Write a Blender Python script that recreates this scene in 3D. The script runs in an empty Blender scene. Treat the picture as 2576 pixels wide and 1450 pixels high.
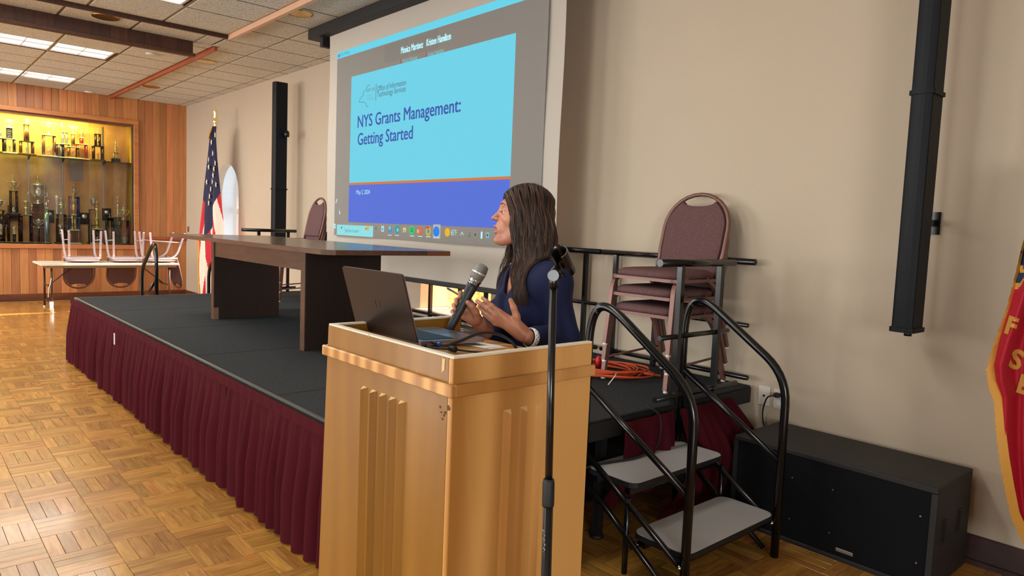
import bpy, bmesh, math, random
import numpy as np
from math import sin, cos, pi, radians, sqrt, atan2
from mathutils import Vector, Matrix, Euler
random.seed(7)
scene = bpy.context.scene
col = scene.collection
# ------------------------------------------------------------------ camera
YAW, PITCH, ROLL, FPX, CAMZ = 0.84277, -0.084308, 0.040122, 1779.55, 1.5036
_f = Vector((-sin(YAW)*cos(PITCH), cos(YAW)*cos(PITCH), sin(PITCH)))
_r0 = Vector((cos(YAW), sin(YAW), 0)); _u0 = _r0.cross(_f)
_r = _r0*cos(ROLL) + _u0*sin(ROLL); _u = -_r0*sin(ROLL) + _u0*cos(ROLL)
cd = bpy.data.cameras.new('camera'); cam = bpy.data.objects.new('camera', cd); col.objects.link(cam)
cam.matrix_world = Matrix(((_r.x, _u.x, -_f.x, 0), (_r.y, _u.y, -_f.y, 0), (_r.z, _u.z, -_f.z, CAMZ), (0, 0, 0, 1)))
cd.sensor_width = 36; cd.lens = FPX/2576*36; cd.clip_start = 0.05; cd.clip_end = 200
scene.camera = cam
def ray(x, y): return _r*((x-1288)/FPX) - _u*((y-725)/FPX) + _f
O = Vector((0, 0, CAMZ))
def onX(x, y, X): d = ray(x, y); return O + d*(X/d.x)
def onY(x, y, Y): d = ray(x, y); return O + d*(Y/d.y)
def onZ(x, y, Z): d = ray(x, y); return O + d*((Z-CAMZ)/d.z)
def dep(x, y, D): return O + ray(x, y)*D
# ------------------------------------------------------------------ world, sun, big lights, exposure
w = bpy.data.worlds.new('world'); scene.world = w; w.use_nodes = True
bg = w.node_tree.nodes['Background']; bg.inputs[0].default_value = (0.72, 0.9, 1.0, 1); bg.inputs[1].default_value = 4.5
def light(kind, name, loc, energy, color=(1, 1, 1), size=1, size_y=None, direction=None, angle=None, spread=None):
    l = bpy.data.lights.new(name, kind); l.energy = energy; l.color = color
    if kind == 'AREA':
        l.shape = 'RECTANGLE'; l.size = size; l.size_y = size_y or size
        if spread: l.spread = spread
    if kind == 'SUN' and angle: l.angle = angle
    if kind in ('POINT', 'SPOT'): l.shadow_soft_size = size
    o = bpy.data.objects.new(name, l); o.location = loc; col.objects.link(o)
    if direction is not None: o.rotation_euler = Vector(direction).to_track_quat('-Z', 'Y').to_euler()
    return o
light('SUN', 'sun', (-10, 12, 9), 20.0, (1.0, 0.93, 0.80), direction=(-0.045, -0.855, -0.515), angle=0.008)
# daylight entering through the three tall windows of the wall behind the camera
DAY = 95
for k, wx in enumerate((-12.4, -9.5, -5.5, -1.5)):
    light('AREA', 'window_daylight', (wx, -6.75, 1.75), DAY*(1.9 if wx < -12 else 1), (1.0, 0.95, 0.89), 1.9, 2.1, direction=(0.0, 1, 0.16))
# added light at an invented window to the right, brightening the trophy wall
light('AREA', 'window_daylight', (4.92, -2.6, 1.8), 150, (1.0, 0.97, 0.92), 3.0, 2.0, direction=(-1, 0.12, 0.06))
scene.view_settings.view_transform = 'Standard'; scene.view_settings.look = 'None'
scene.view_settings.exposure = 0.52; scene.view_settings.gamma = 1.0; scene.view_settings.use_curve_mapping = False
scene.cycles.use_denoising = True
scene.cycles.max_bounces = 7; scene.cycles.diffuse_bounces = 4; scene.cycles.glossy_bounces = 3
scene.cycles.transparent_max_bounces = 12; scene.cycles.sample_clamp_indirect = 6
scene.cycles.caustics_reflective = False; scene.cycles.caustics_refractive = False
# ------------------------------------------------------------------ materials
def lin(c):
    c = [v/255 for v in c]
    return tuple(v/12.92 if v <= 0.04045 else ((v+0.055)/1.055)**2.4 for v in c) + (1,)
def new_mat(name):
    m = bpy.data.materials.new(name); m.use_nodes = True
    nt = m.node_tree; return m, nt, nt.nodes['Principled BSDF']
def mat(name, c, rough=0.5, metal=0.0, spec=0.5, var=0.0, vscale=8, bump=0.0, bscale=60, emit=None, estr=0, coat=0, vstretch=None):
    m, nt, b = new_mat(name); N, L = nt.nodes.new, nt.links.new
    b.inputs['Base Color'].default_value = lin(c); b.inputs['Roughness'].default_value = rough
    b.inputs['Metallic'].default_value = metal; b.inputs['Specular IOR Level'].default_value = spec
    b.inputs['Coat Weight'].default_value = coat
    if emit: b.inputs['Emission Color'].default_value = lin(emit); b.inputs['Emission Strength'].default_value = estr
    if var or bump:
        tc = N('ShaderNodeTexCoord'); mp = N('ShaderNodeMapping'); L(tc.outputs['Object'], mp.inputs[0])
        if vstretch: mp.inputs['Scale'].default_value = vstretch
    if var:
        n = N('ShaderNodeTexNoise'); n.inputs['Scale'].default_value = vscale; n.inputs['Detail'].default_value = 5
        L(mp.outputs[0], n.inputs['Vector'])
        r = N('ShaderNodeValToRGB'); c0 = lin(c)
        r.color_ramp.elements[0].position = .3; r.color_ramp.elements[1].position = .7
        r.color_ramp.elements[0].color = tuple(max(0, v*(1-var)) for v in c0[:3]) + (1,)
        r.color_ramp.elements[1].color = tuple(min(1, v*(1+var)) for v in c0[:3]) + (1,)
        L(n.outputs['Fac'], r.inputs[0]); L(r.outputs[0], b.inputs['Base Color'])
    if bump:
        n2 = N('ShaderNodeTexNoise'); n2.inputs['Scale'].default_value = bscale; n2.inputs['Detail'].default_value = 3
        L(mp.outputs[0], n2.inputs['Vector'])
        bp = N('ShaderNodeBump'); bp.inputs['Strength'].default_value = bump; bp.inputs['Distance'].default_value = 0.004
        L(n2.outputs['Fac'], bp.inputs['Height']); L(bp.outputs[0], b.inputs['Normal'])
    return m
def wood(name, dark, light_, rough=0.4, stretch=(1, 1, 0.08), scale=14, coord='Object', rnd=0.0, knots=0.0, spec=0.5, coat=0.0, contrast=(0.3, 0.72), ring=0.0):
    """grain stretched along one axis; rnd adds a tone step per piece"""
    m, nt, b = new_mat(name); N, L = nt.nodes.new, nt.links.new
    tc = N('ShaderNodeTexCoord'); mp = N('ShaderNodeMapping'); mp.inputs['Scale'].default_value = stretch
    oi = N('ShaderNodeObjectInfo'); ge = N('ShaderNodeNewGeometry')
    add = N('ShaderNodeMath'); add.operation = 'ADD'; L(oi.outputs['Random'], add.inputs[0]); L(ge.outputs['Random Per Island'], add.inputs[1])
    fr = N('ShaderNodeMath'); fr.operation = 'FRACT'; L(add.outputs[0], fr.inputs[0])
    ofs = N('ShaderNodeVectorMath'); ofs.operation = 'ADD'
    L(tc.outputs[coord], ofs.inputs[0])
    if rnd > 0:
        ml = N('ShaderNodeMath'); ml.operation = 'MULTIPLY'; ml.inputs[1].default_value = 37.0; L(fr.outputs[0], ml.inputs[0])
        L(ml.outputs[0], ofs.inputs[1])
    L(ofs.outputs[0], mp.inputs[0])
    n = N('ShaderNodeTexNoise'); n.inputs['Scale'].default_value = scale; n.inputs['Detail'].default_value = 6; n.inputs['Distortion'].default_value = 0.8
    L(mp.outputs[0], n.inputs['Vector'])
    fac = n.outputs['Fac']
    if ring:
        wv = N('ShaderNodeTexWave'); wv.inputs['Scale'].default_value = scale*0.35; wv.inputs['Distortion'].default_value = 9; wv.inputs['Detail'].default_value = 2
        wv.inputs['Detail Scale'].default_value = 0.6
        L(mp.outputs[0], wv.inputs['Vector'])
        mx0 = N('ShaderNodeMix'); mx0.inputs['Factor'].default_value = ring; L(n.outputs['Fac'], mx0.inputs[2]); L(wv.outputs['Fac'], mx0.inputs[3]); fac = mx0.outputs[0]
    r = N('ShaderNodeValToRGB'); r.color_ramp.elements[0].position = contrast[0]; r.color_ramp.elements[1].position = contrast[1]
    r.color_ramp.elements[0].color = lin(dark); r.color_ramp.elements[1].color = lin(light_)
    L(fac, r.inputs[0]); out = r.outputs[0]
    if rnd > 0:
        hs = N('ShaderNodeHueSaturation'); L(out, hs.inputs['Color'])
        mr = N('ShaderNodeMapRange'); mr.inputs['To Min'].default_value = 1-rnd; mr.inputs['To Max'].default_value = 1+rnd*0.75
        L(fr.outputs[0], mr.inputs['Value']); L(mr.outputs[0], hs.inputs['Value'])
        m2 = N('ShaderNodeMath'); m2.operation = 'MULTIPLY'; m2.inputs[1].default_value = 5.31; L(fr.outputs[0], m2.inputs[0])
        f2 = N('ShaderNodeMath'); f2.operation = 'FRACT'; L(m2.outputs[0], f2.inputs[0])
        mr2 = N('ShaderNodeMapRange'); mr2.inputs['To Min'].default_value = 0.496; mr2.inputs['To Max'].default_value = 0.508
        L(f2.outputs[0], mr2.inputs['Value']); L(mr2.outputs[0], hs.inputs['Hue']); out = hs.outputs[0]
    L(out, b.inputs['Base Color'])
    bp = N('ShaderNodeBump'); bp.inputs['Strength'].default_value = 0.12; bp.inputs['Distance'].default_value = 0.002
    L(n.outputs['Fac'], bp.inputs['Height']); L(bp.outputs[0], b.inputs['Normal'])
    b.inputs['Roughness'].default_value = rough; b.inputs['Specular IOR Level'].default_value = spec; b.inputs['Coat Weight'].default_value = coat
    b.inputs['Coat Roughness'].default_value = 0.12
    return m
def emis(name, c, s=1.0, base=(8, 8, 8)):
    return mat(name, base, 0.8, emit=c, estr=s, spec=0.0)
M = {}
M['wall'] = mat('wall_paint', (190, 175, 155), 0.75, var=0.015, vscale=1.5, bump=0.05, bscale=120, spec=0.3)
M['wall_grey'] = mat('alcove_paint', (150, 146, 142), 0.7)
M['reveal1'] = mat('reveal_paint_cool', (222, 236, 244), 0.7)  # cool daylight put into the colour of this reveal
M['reveal'] = mat('reveal_paint', (235, 215, 190), 0.7)
M['grout'] = mat('floor_joint', (70, 42, 20), 0.7)
M['parquet'] = wood('parquet_oak', (150, 100, 42), (190, 138, 68), 0.26, (1.6, 12, 1), 4.0, 'UV', rnd=0.26, coat=0.35)
M['cedar'] = wood('cedar_plank', (170, 106, 62), (196, 130, 80), 0.45, (7, 7, 0.5), 2.5, 'Object', rnd=0.28)
M['cedar_trim'] = wood('cedar_trim', (170, 102, 58), (198, 126, 74), 0.4, (6, 0.8, 6), 4, 'Object', rnd=0.08)
M['cedar_dark'] = wood('dark_cedar', (62, 32, 20), (86, 47, 30), 0.5, (8, 8, 1), 4, 'Object', rnd=0.25)
M['red_board'] = wood('red_board', (140, 66, 40), (176, 92, 58), 0.4, (0.6, 6, 6), 4)
M['base_wood'] = wood('baseboard_wood', (84, 42, 24), (120, 66, 36), 0.4, (6, 0.6, 6), 4)
M['base_dark'] = mat('baseboard_dark', (58, 38, 36), 0.5, var=.15, vscale=10)
M['white_paint'] = mat('white_paint', (205, 196, 190), 0.45)
M['tee'] = mat('grid_bar', (136, 116, 84), 0.4, 0.3)
M['gapdark'] = mat('ceiling_gap', (60, 50, 40), 0.9)
M['black'] = mat('black_metal', (16, 17, 20), 0.22, 0.2, 0.6)
M['black_matte'] = mat('black_matte', (20, 20, 22), 0.6)
M['black_paint'] = mat('black_textured_paint', (30, 30, 33), 0.62, bump=.25, bscale=240)
M['chrome'] = mat('chrome', (200, 200, 200), 0.15, 1.0)
M['steel'] = mat('steel_strip', (170, 170, 165), 0.35, 0.9)
M['gold'] = mat('trophy_gold', (250, 234, 180), 0.26, 0.65)
M['silver'] = mat('trophy_silver', (236, 232, 222), 0.24, 0.7)
M['brass'] = mat('brass', (214, 170, 96), 0.2, 0.95)
M['white_plastic'] = mat('white_plastic', (226, 222, 216), 0.4)
M['glass'] = None
def glassy(name, tint=(1, 1, 1), refl=1.0, rough=0.02):
    m = bpy.data.materials.new(name); m.use_nodes = True; nt = m.node_tree; nt.nodes.clear(); N, L = nt.nodes.new, nt.links.new
    o = N('ShaderNodeOutputMaterial'); mx = N('ShaderNodeMixShader'); t = N('ShaderNodeBsdfTransparent'); g = N('ShaderNodeBsdfGlossy')
    t.inputs[0].default_value = tint + (1,); g.inputs['Roughness'].default_value = rough
    fz = N('ShaderNodeFresnel'); fz.inputs[0].default_value = 1.45
    ml = N('ShaderNodeMath'); ml.operation = 'MULTIPLY'; ml.inputs[1].default_value = refl; L(fz.outputs[0], ml.inputs[0])
    L(ml.outputs[0], mx.inputs[0]); L(t.outputs[0], mx.inputs[1]); L(g.outputs[0], mx.inputs[2]); L(mx.outputs[0], o.inputs[0])
    return m
M['glass'] = glassy('pane_glass', (0.97, 0.98, 0.98))
def ceiling_tile_mat():
    m, nt, b = new_mat('fissured_tile'); N, L = nt.nodes.new, nt.links.new
    tc = N('ShaderNodeTexCoord'); n = N('ShaderNodeTexNoise'); n.inputs['Scale'].default_value = 130; n.inputs['Detail'].default_value = 4
    L(tc.outputs['Object'], n.inputs['Vector'])
    r = N('ShaderNodeValToRGB'); r.color_ramp.elements[0].position = .36; r.color_ramp.elements[1].position = .47
    r.color_ramp.elements[0].color = lin((138, 132, 120)); r.color_ramp.elements[1].color = lin((222, 223, 214))
    L(n.outputs['Fac'], r.inputs[0]); L(r.outputs[0], b.inputs['Base Color']); b.inputs['Roughness'].default_value = .9
    b.inputs['Specular IOR Level'].default_value = .1
    bp = N('ShaderNodeBump'); bp.inputs['Strength'].default_value = .3; bp.inputs['Distance'].default_value = .004
    L(n.outputs['Fac'], bp.inputs['Height']); L(bp.outputs[0], b.inputs['Normal'])
    return m
M['tile'] = ceiling_tile_mat()
M['tile_joint'] = M['gapdark']
# ------------------------------------------------------------------ mesh helpers
class MB:
    def __init__(s): s.bm = bmesh.new(); s.uv = None; s.mats = []
    def _mi(s, m):
        if m is None: return 0
        if m not in s.mats: s.mats.append(m)
        return s.mats.index(m)
    def box(s, a, b, bev=0.0, m=None, mtx=None, seg=1):
        bm2 = bmesh.new(); a, b = Vector(a), Vector(b)
        bmesh.ops.create_cube(bm2, size=1.0)
        for v in bm2.verts: v.co = Vector((a[i]+(v.co[i]+.5)*(b[i]-a[i]) for i in range(3)))
        if bev: bmesh.ops.bevel(bm2, geom=bm2.edges[:], offset=bev, segments=seg, affect='EDGES', profile=.6)
        return s.add(bm2, mtx, m)
    def add(s, bm2, mtx=None, m=None, smooth=False):
        mi = s._mi(m); vm = {}
        for v in bm2.verts: vm[v] = s.bm.verts.new(mtx @ v.co if mtx else v.co)
        for f in bm2.faces:
            try:
                nf = s.bm.faces.new([vm[v] for v in f.verts]); nf.material_index = mi; nf.smooth = smooth or f.smooth
            except ValueError: pass
        bm2.free(); return s
    def tube(s, pts, r, n=8, closed=False, m=None, caps=True, flat=None):
        """r: number or list; flat=(w,h) gives a rectangular section"""
        mi = s._mi(m); pts = [Vector(p) for p in pts]; k = len(pts)
        rs = r if isinstance(r, (list, tuple)) else [r]*k
        prev = None; rings = []
        for i, p in enumerate(pts):
            if closed: t = (pts[(i+1) % k]-pts[i-1])
            else: t = (pts[min(i+1, k-1)]-pts[max(i-1, 0)])
            t = t.normalized() if t.length > 1e-9 else Vector((0, 0, 1))
            if prev is None:
                ref = Vector((0, 0, 1)) if abs(t.z) < .9 else Vector((0, 1, 0))
                a = t.cross(ref).normalized()
            else:
                a = (prev - t*prev.dot(t)); a = a.normalized() if a.length > 1e-6 else t.orthogonal().normalized()
            b = t.cross(a); prev = a
            if flat:
                ring = [s.bm.verts.new(p + a*(sx*flat[0]/2) + b*(sy*flat[1]/2)) for sx, sy in ((-1, -1), (1, -1), (1, 1), (-1, 1))]
            else:
                ring = [s.bm.verts.new(p + (a*cos(2*pi*j/n) + b*sin(2*pi*j/n))*rs[i]) for j in range(n)]
            rings.append(ring)
        nn = len(rings[0])
        for i in range(k if closed else k-1):
            A, B = rings[i], rings[(i+1) % k]
            for j in range(nn):
                f = s.bm.faces.new((A[j], A[(j+1) % nn], B[(j+1) % nn], B[j])); f.smooth = not flat; f.material_index = mi
        if caps and not closed:
            for ring in (rings[0][::-1], rings[-1]):
                f = s.bm.faces.new(ring); f.material_index = mi
        return s
    def lathe(s, prof, c=(0, 0, 0), n=12, m=None, mtx=None, sx=1.0, sy=1.0):
        mi = s._mi(m); c = Vector(c); rings = []
        for r, z in prof:
            ring = []
            for j in range(n):
                p = Vector((cos(2*pi*j/n)*r*sx, sin(2*pi*j/n)*r*sy, z))
                if mtx: p = mtx @ p
                ring.append(s.bm.verts.new(c+p))
            rings.append(ring)
        for i in range(len(prof)-1):
            for j in range(n):
                f = s.bm.faces.new((rings[i][j], rings[i][(j+1) % n], rings[i+1][(j+1) % n], rings[i+1][j])); f.smooth = True; f.material_index = mi
        for ring, rr in ((rings[0][::-1], prof[0][0]), (rings[-1], prof[-1][0])):
            if rr > 1e-4: f = s.bm.faces.new(ring); f.material_index = mi
        return s
    def prism(s, poly, d, m=None, mtx=None):
        """poly: 2D list -> extruded along local z by d; mtx places it"""
        mi = s._mi(m); from_ = [Vector((x, y, 0)) for x, y in poly]; to = [Vector((x, y, d)) for x, y in poly]
        if mtx: from_ = [mtx @ p for p in from_]; to = [mtx @ p for p in to]
        A = [s.bm.verts.new(p) for p in from_]; B = [s.bm.verts.new(p) for p in to]; n = len(poly)
        for f in (A[::-1], B):
            ff = s.bm.faces.new(f); ff.material_index = mi
        for i in range(n):
            ff = s.bm.faces.new((A[i], A[(i+1) % n], B[(i+1) % n], B[i])); ff.material_index = mi
        return s
    def grid(s, P, m=None, smooth=True, closed_u=False, matfn=None):
        """P[i][j] points"""
        mi = s._mi(m); V = [[s.bm.verts.new(p) for p in row] for row in P]
        for i in range(len(V)-1):
            nj = len(V[i]) if closed_u else len(V[i])-1
            for j in range(nj):
                f = s.bm.faces.new((V[i][j], V[i][(j+1) % len(V[i])], V[i+1][(j+1) % len(V[i])], V[i+1][j])); f.smooth = smooth
                f.material_index = matfn(i, j) if matfn else mi
        return s
    def build(s, name, material=None, parent=None, local=False, kind=None, recalc=True):
        if recalc: bmesh.ops.recalc_face_normals(s.bm, faces=s.bm.faces[:])
        me = bpy.data.meshes.new(name); s.bm.to_mesh(me); s.bm.free()
        ms = s.mats or ([material] if material else [])
        if s.mats and material and material not in s.mats and False: ms = [material]+s.mats
        for mm in ms: me.materials.append(mm)
        return link(name, me, parent, local, kind)
def link(name, me, parent=None, local=False, kind=None):
    o = bpy.data.objects.new(name, me); col.objects.link(o)
    if parent is not None:
        o.parent = parent
        if not local and parent.parent is None and parent.type == 'EMPTY':
            o.matrix_parent_inverse = (Matrix.Translation(parent.location) @ parent.rotation_euler.to_matrix().to_4x4()).inverted()
        elif not local and parent.parent is None and parent.type == 'MESH' and parent.location.length > 0:
            o.matrix_parent_inverse = Matrix.Translation(parent.location).inverted()
    if kind: o['kind'] = kind
    return o
def thing(name, label, cat, loc=(0, 0, 0), rz=0, group=None, rot=None):
    o = bpy.data.objects.new(name, None); col.objects.link(o); o.location = loc; o.empty_display_size = .1
    o.rotation_euler = rot if rot else (0, 0, rz)
    o['label'] = label; o['category'] = cat
    if group: o['group'] = group
    return o
def tag(o, label, cat, group=None, kind=None):
    o['label'] = label; o['category'] = cat
    if group: o['group'] = group
    if kind: o['kind'] = kind
    return o
def copy_tree(o, label=None, group=None):
    kids = {}
    for c in bpy.data.objects:
        if c.parent: kids.setdefault(c.parent.name, []).append(c)
    def rec(x, par):
        c = x.copy(); col.objects.link(c); c.parent = par
        for ch in kids.get(x.name, []): rec(ch, c)
        return c
    r = rec(o, None)
    if label: r['label'] = label
    if group: r['group'] = group
    return r
def bend(pts, rad, n=5):
    """round the corners of a polyline"""
    P = [Vector(p) for p in pts]; out = [P[0]]
    for i in range(1, len(P)-1):
        a, b, c = P[i-1], P[i], P[i+1]
        d1 = min(rad, (a-b).length*.49); d2 = min(rad, (c-b).length*.49)
        p1 = b+(a-b).normalized()*d1; p2 = b+(c-b).normalized()*d2
        for k in range(n+1):
            t = k/n; out.append(p1*(1-t)**2 + b*2*t*(1-t) + p2*t*t)
    out.append(P[-1]); return out
def text_mesh(name, s, size, p, ux, uy, material, parent, width=None, align='LEFT', bold=0.0, depth=0.0):
    """flat lettering: p = world point of the left baseline, ux/uy unit directions, width = wanted width"""
    cu = bpy.data.curves.new(name, 'FONT'); cu.body = s; cu.size = size; cu.offset = bold; cu.extrude = depth; cu.resolution_u = 3
    t = bpy.data.objects.new(name+'_tmp', cu); col.objects.link(t)
    bpy.context.view_layer.update()
    me = bpy.data.meshes.new_from_object(t.evaluated_get(bpy.context.evaluated_depsgraph_get()))
    bpy.data.objects.remove(t)
    xs = [v.co.x for v in me.vertices]; w0 = (max(xs)-min(xs)) if xs else 1
    k = width/w0 if width else 1.0
    ux, uy = Vector(ux).normalized(), Vector(uy).normalized(); un = ux.cross(uy); p = Vector(p)
    x0 = min(xs) if xs else 0
    if align == 'CENTER': x0 = (max(xs)+min(xs))/2
    for v in me.vertices: v.co = p + ux*((v.co.x-x0)*k) + uy*v.co.y + un*v.co.z
    me.materials.clear(); me.materials.append(material)
    return link(name, me, parent)
def poly_holes(outer, holes, plane, t, material, name, kind='structure', parent=None, flip=1):
    """flat wall with holes; plane(u,v)->world front point; t = thickness vector"""
    from mathutils.geometry import tessellate_polygon
    loops = [[Vector((u, v, 0)) for u, v in L_] for L_ in [outer]+holes]
    tris = tessellate_polygon(loops); flat = [p for L_ in loops for p in L_]
    bm = bmesh.new(); F = [bm.verts.new(plane(p.x, p.y)) for p in flat]; B = [bm.verts.new(plane(p.x, p.y)+Vector(t)) for p in flat]
    for a, b, c in tris:
        try: bm.faces.new((F[a], F[b], F[c])); bm.faces.new((B[c], B[b], B[a]))
        except ValueError: pass
    i0 = 0
    for L_ in loops:
        n = len(L_)
        for i in range(n):
            a, b = i0+i, i0+(i+1) % n
            try: bm.faces.new((F[a], F[b], B[b], B[a]))
            except ValueError: pass
        i0 += n
    mb = MB(); mb.bm.free(); mb.bm = bm
    return mb.build(name, material, parent, kind=kind)
# ================================================================== ROOM
ZC = 3.504; XT = -14.0; YF = 4.25; YN = 3.862; XS = -6.6
def box_struct(name, a, b, m): return MB().box(a, b).build(name, m, kind='structure')
# ---- floor: dark joint bed with every parquet slat laid on it
floor = box_struct('floor', (XT-.2, -7.2, -.06), (5.2, YF+.1, -.006), M['grout'])
PB = 0.24; SX0, SY0 = -3.268, 0.985
def slat_mesh(name, k=4):
    mb = MB(); L2, W2 = PB/2-.0007, PB/8-.0007
    mb.box((-L2, -W2, -.006), (L2, W2, 0), bev=.0009); me_o = mb.build(name, M['parquet'], floor)
    return me_o
def slat_uv(me, ox=0.0, oy=0.0, rot=False):
    uv = me.uv_layers.new(name='UVMap')
    for lp in me.loops:
        v = me.vertices[lp.vertex_index].co
        uv.data[lp.index].uv = (v.x, v.y)
slats = []
for bx in range(-46, 35):
    for by in range(-18, 15):
        cx = SX0 + (bx+.5)*PB; cy = SY0 + (by+.5)*PB
        if cx < XT+.1 or cy > YF-.05 or cx > 5: continue
        if -8.1 < cx < -2.45 and cy > 1.75: continue      # under the stage
        if cx < -8.2 and cy > YF-.1: continue
        if cx > XS and cy > YN+.05: continue
        along_x = (bx+by) % 2 == 0
        for k in range(4):
            o_ = (k-1.5)*PB/4
            p = (cx, cy+o_) if along_x else (cx+o_, cy)
            slats.append((p[0], p[1], along_x))
def vis_score(x, y):
    v = Vector((x, y, 0))-O; d = v.dot(_f)
    if d < .5: return 0
    px, py = 1288+FPX*v.dot(_r)/d, 725-FPX*v.dot(_u)/d
    if not (-20 < px < 2596 and -20 < py < 1470): return 0
    if y > 1.36 and x < -2.1: return 0
    if 812 < px < 1470 and py > 880: return 0
    return 1/d**3
slats.sort(key=lambda s: -vis_score(s[0], s[1]))
first = slat_mesh('parquet_slat'); slat_uv(first.data)
rs = random.Random(3)
for i, (x, y, ax) in enumerate(slats[:300]):
    o = first if i == 0 else first.copy()
    if i: col.objects.link(o)
    o.location = (x, y, rs.uniform(-.0006, .0004)); o.rotation_euler = (0, 0, 0 if ax else pi/2)
rest = slats[300:]
L2, W2 = PB/2-.0008, PB/8-.0008
V = []; Fc = []; UV = []
for x, y, ax in rest:
    dx, dy = (L2, W2) if ax else (W2, L2); b = len(V); z = rs.uniform(-.0006, .0004)
    V += [(x-dx, y-dy, z), (x+dx, y-dy, z), (x+dx, y+dy, z), (x-dx, y+dy, z), (x-dx, y-dy, -.006), (x+dx, y-dy, -.006), (x+dx, y+dy, -.006), (x-dx, y+dy, -.006)]
    Fc += [(b, b+1, b+2, b+3), (b+4, b+5, b+1, b), (b+5, b+6, b+2, b+1), (b+6, b+7, b+3, b+2), (b+7, b+4, b, b+3)]
    q = [(-dx, -dy), (dx, -dy), (dx, dy), (-dx, dy)]; q = [(c_, d_) if ax else (d_, c_) for c_, d_ in q]
    UV += q + [q[0], q[1], q[1], q[0]]*1 + [q[1], q[2], q[2], q[1]] + [q[2], q[3], q[3], q[2]] + [q[3], q[0], q[0], q[3]]
me = bpy.data.meshes.new('parquet_field'); me.from_pydata(V, [], Fc); uvl = me.uv_layers.new(name='UVMap')
uvl.data.foreach_set('uv', [c for p in UV for c in p]); me.materials.append(M['parquet'])
fo = link('parquet_field', me, floor); fo['kind'] = 'stuff'
# ---- walls
def pl_main(Y): return lambda u, v: Vector((u, Y, v))
arch = [(-12.47, .62), (-11.39, .62)] + [(-11.93+.54*cos(t), 1.84+.535*sin(t)) for t in [pi*k/20 for k in range(21)]]
poly_holes([(XT-.1, 0), (XS, 0), (XS, ZC+.1), (XT-.1, ZC+.1)], [arch], pl_main(YF), (0, .12, 0), M['wall'], 'wall_main_far')
arch2 = [(-5.655, .69), (-4.60, .69)] + [(-5.1275+.5275*cos(t), 1.95+.52*sin(t)) for t in [pi*k/20 for k in range(21)]]
poly_holes([(XS, 0), (5.2, 0), (5.2, ZC+.1), (XS, ZC+.1)], [arch2], pl_main(YN), (0, .12, 0), M['wall'], 'wall_main')
box_struct('wall_return', (XS-.1, YN+.12, 0), (XS, YF+.12, ZC+.1), M['wall'])
case_o = (0.4, 3.36, .93, 3.06)
poly_holes([(-7.1, 0), (YF, 0), (YF, ZC+.1), (-7.1, ZC+.1)], [[(case_o[0], case_o[2]), (case_o[1], case_o[2]), (case_o[1], case_o[3]), (case_o[0], case_o[3])]],
           lambda u, v: Vector((XT-.02, u, v)), (-.08, 0, 0), M['base_dark'], 'wall_left')
wl = bpy.data.objects['wall_left']
y = YF; k = 0; rp = random.Random(11)
proto_planks = {}
while y > -2.0:
    wdt = .118 + rp.choice([0, .0, .012, -.006]); y0 = y-wdt
    segs = [(.10, ZC)]
    if y > case_o[0]-.05 and y0 < case_o[1]+.05: segs = [(.10, case_o[2]-.03), (case_o[3]+.02, ZC)]
    for z0, z1 in segs:
        MB().box((XT-.018, y0+.0015, z0), (XT+rp.uniform(-.001, .0015), y-.0015, z1), bev=.002).build('wood_plank', M['cedar'], wl)
    y = y0
poly_holes([(-7.1, 0), (YF+.2, 0), (YF+.2, ZC+.1), (-7.1, ZC+.1)], [[(-4.1, .8), (-1.1, .8), (-1.1, 2.8), (-4.1, 2.8)]], lambda u, v: Vector((5.0, u, v)), (.15, 0, 0), M['wall'], 'wall_right')
wfr = MB()  # added window, out of view, that goes with the extra light from the right
for a, b in (((5.02, -4.1, .8), (5.1, -4.04, 2.8)), ((5.02, -1.16, .8), (5.1, -1.1, 2.8)), ((5.02, -4.04, .8), (5.1, -1.16, .86)), ((5.02, -4.04, 2.74), (5.1, -1.16, 2.8)), ((5.02, -2.63, .86), (5.1, -2.57, 2.74))): wfr.box(a, b)
MB().box((5.065, -4.04, .86), (5.07, -1.16, 2.74)).build('pane', M['glass'], wfr.build('window_7', M['white_paint'], kind='structure'))
wins = [[(wx-.95, .7), (wx+.95, .7), (wx+.95, 2.8), (wx-.95, 2.8)] for wx in (-12.4, -9.5, -5.5, -1.5)]
poly_holes([(XT-.1, 0), (5.1, 0), (5.1, ZC+.1), (XT-.1, ZC+.1)], wins, lambda u, v: Vector((u, -7.0, v)), (0, -.15, 0), M['wall'], 'wall_back')
for i, wx in enumerate((-12.4, -9.5, -5.5, -1.5)):
    mb = MB()
    for a, b in (((wx-.95, -7.1, .7), (wx-.89, -7.02, 2.8)), ((wx+.89, -7.1, .7), (wx+.95, -7.02, 2.8)), ((wx-.89, -7.1, .7), (wx+.89, -7.02, .76)), ((wx-.89, -7.1, 2.74), (wx+.89, -7.02, 2.8)), ((wx-.025, -7.1, .76), (wx+.025, -7.02, 2.74))): mb.box(a, b)
    wf = mb.build('window_%d' % (i+3), M['white_paint'], kind='structure')
    MB().box((wx-.89, -7.07, .76), (wx+.89, -7.065, 2.74)).build('pane', M['glass'], wf)
# baseboards, ledge, case trim
MB().box((XT-.0, -7, 0), (XT+.022, YF, .105), bev=.003).box((XT+.022, -7, 0), (XT+.036, YF, .02)).build('baseboard_left', M['base_wood'], kind='structure')
MB().box((XT+.02, YF-.022, 0), (XS-.1, YF, .1), bev=.003).build('baseboard_main_far', M['base_wood'], kind='structure')
MB().box((XS, YN-.02, 0), (5, YN, .135), bev=.003).box((XS, YN-.036, 0), (5, YN-.02, .022)).build('baseboard_main', M['base_dark'], kind='structure')
MB().box((XT, 3.44, 1.035), (XT+.05, YF-.002, 1.085), bev=.004).build('trim_1', M['red_board'], kind='structure')
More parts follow.
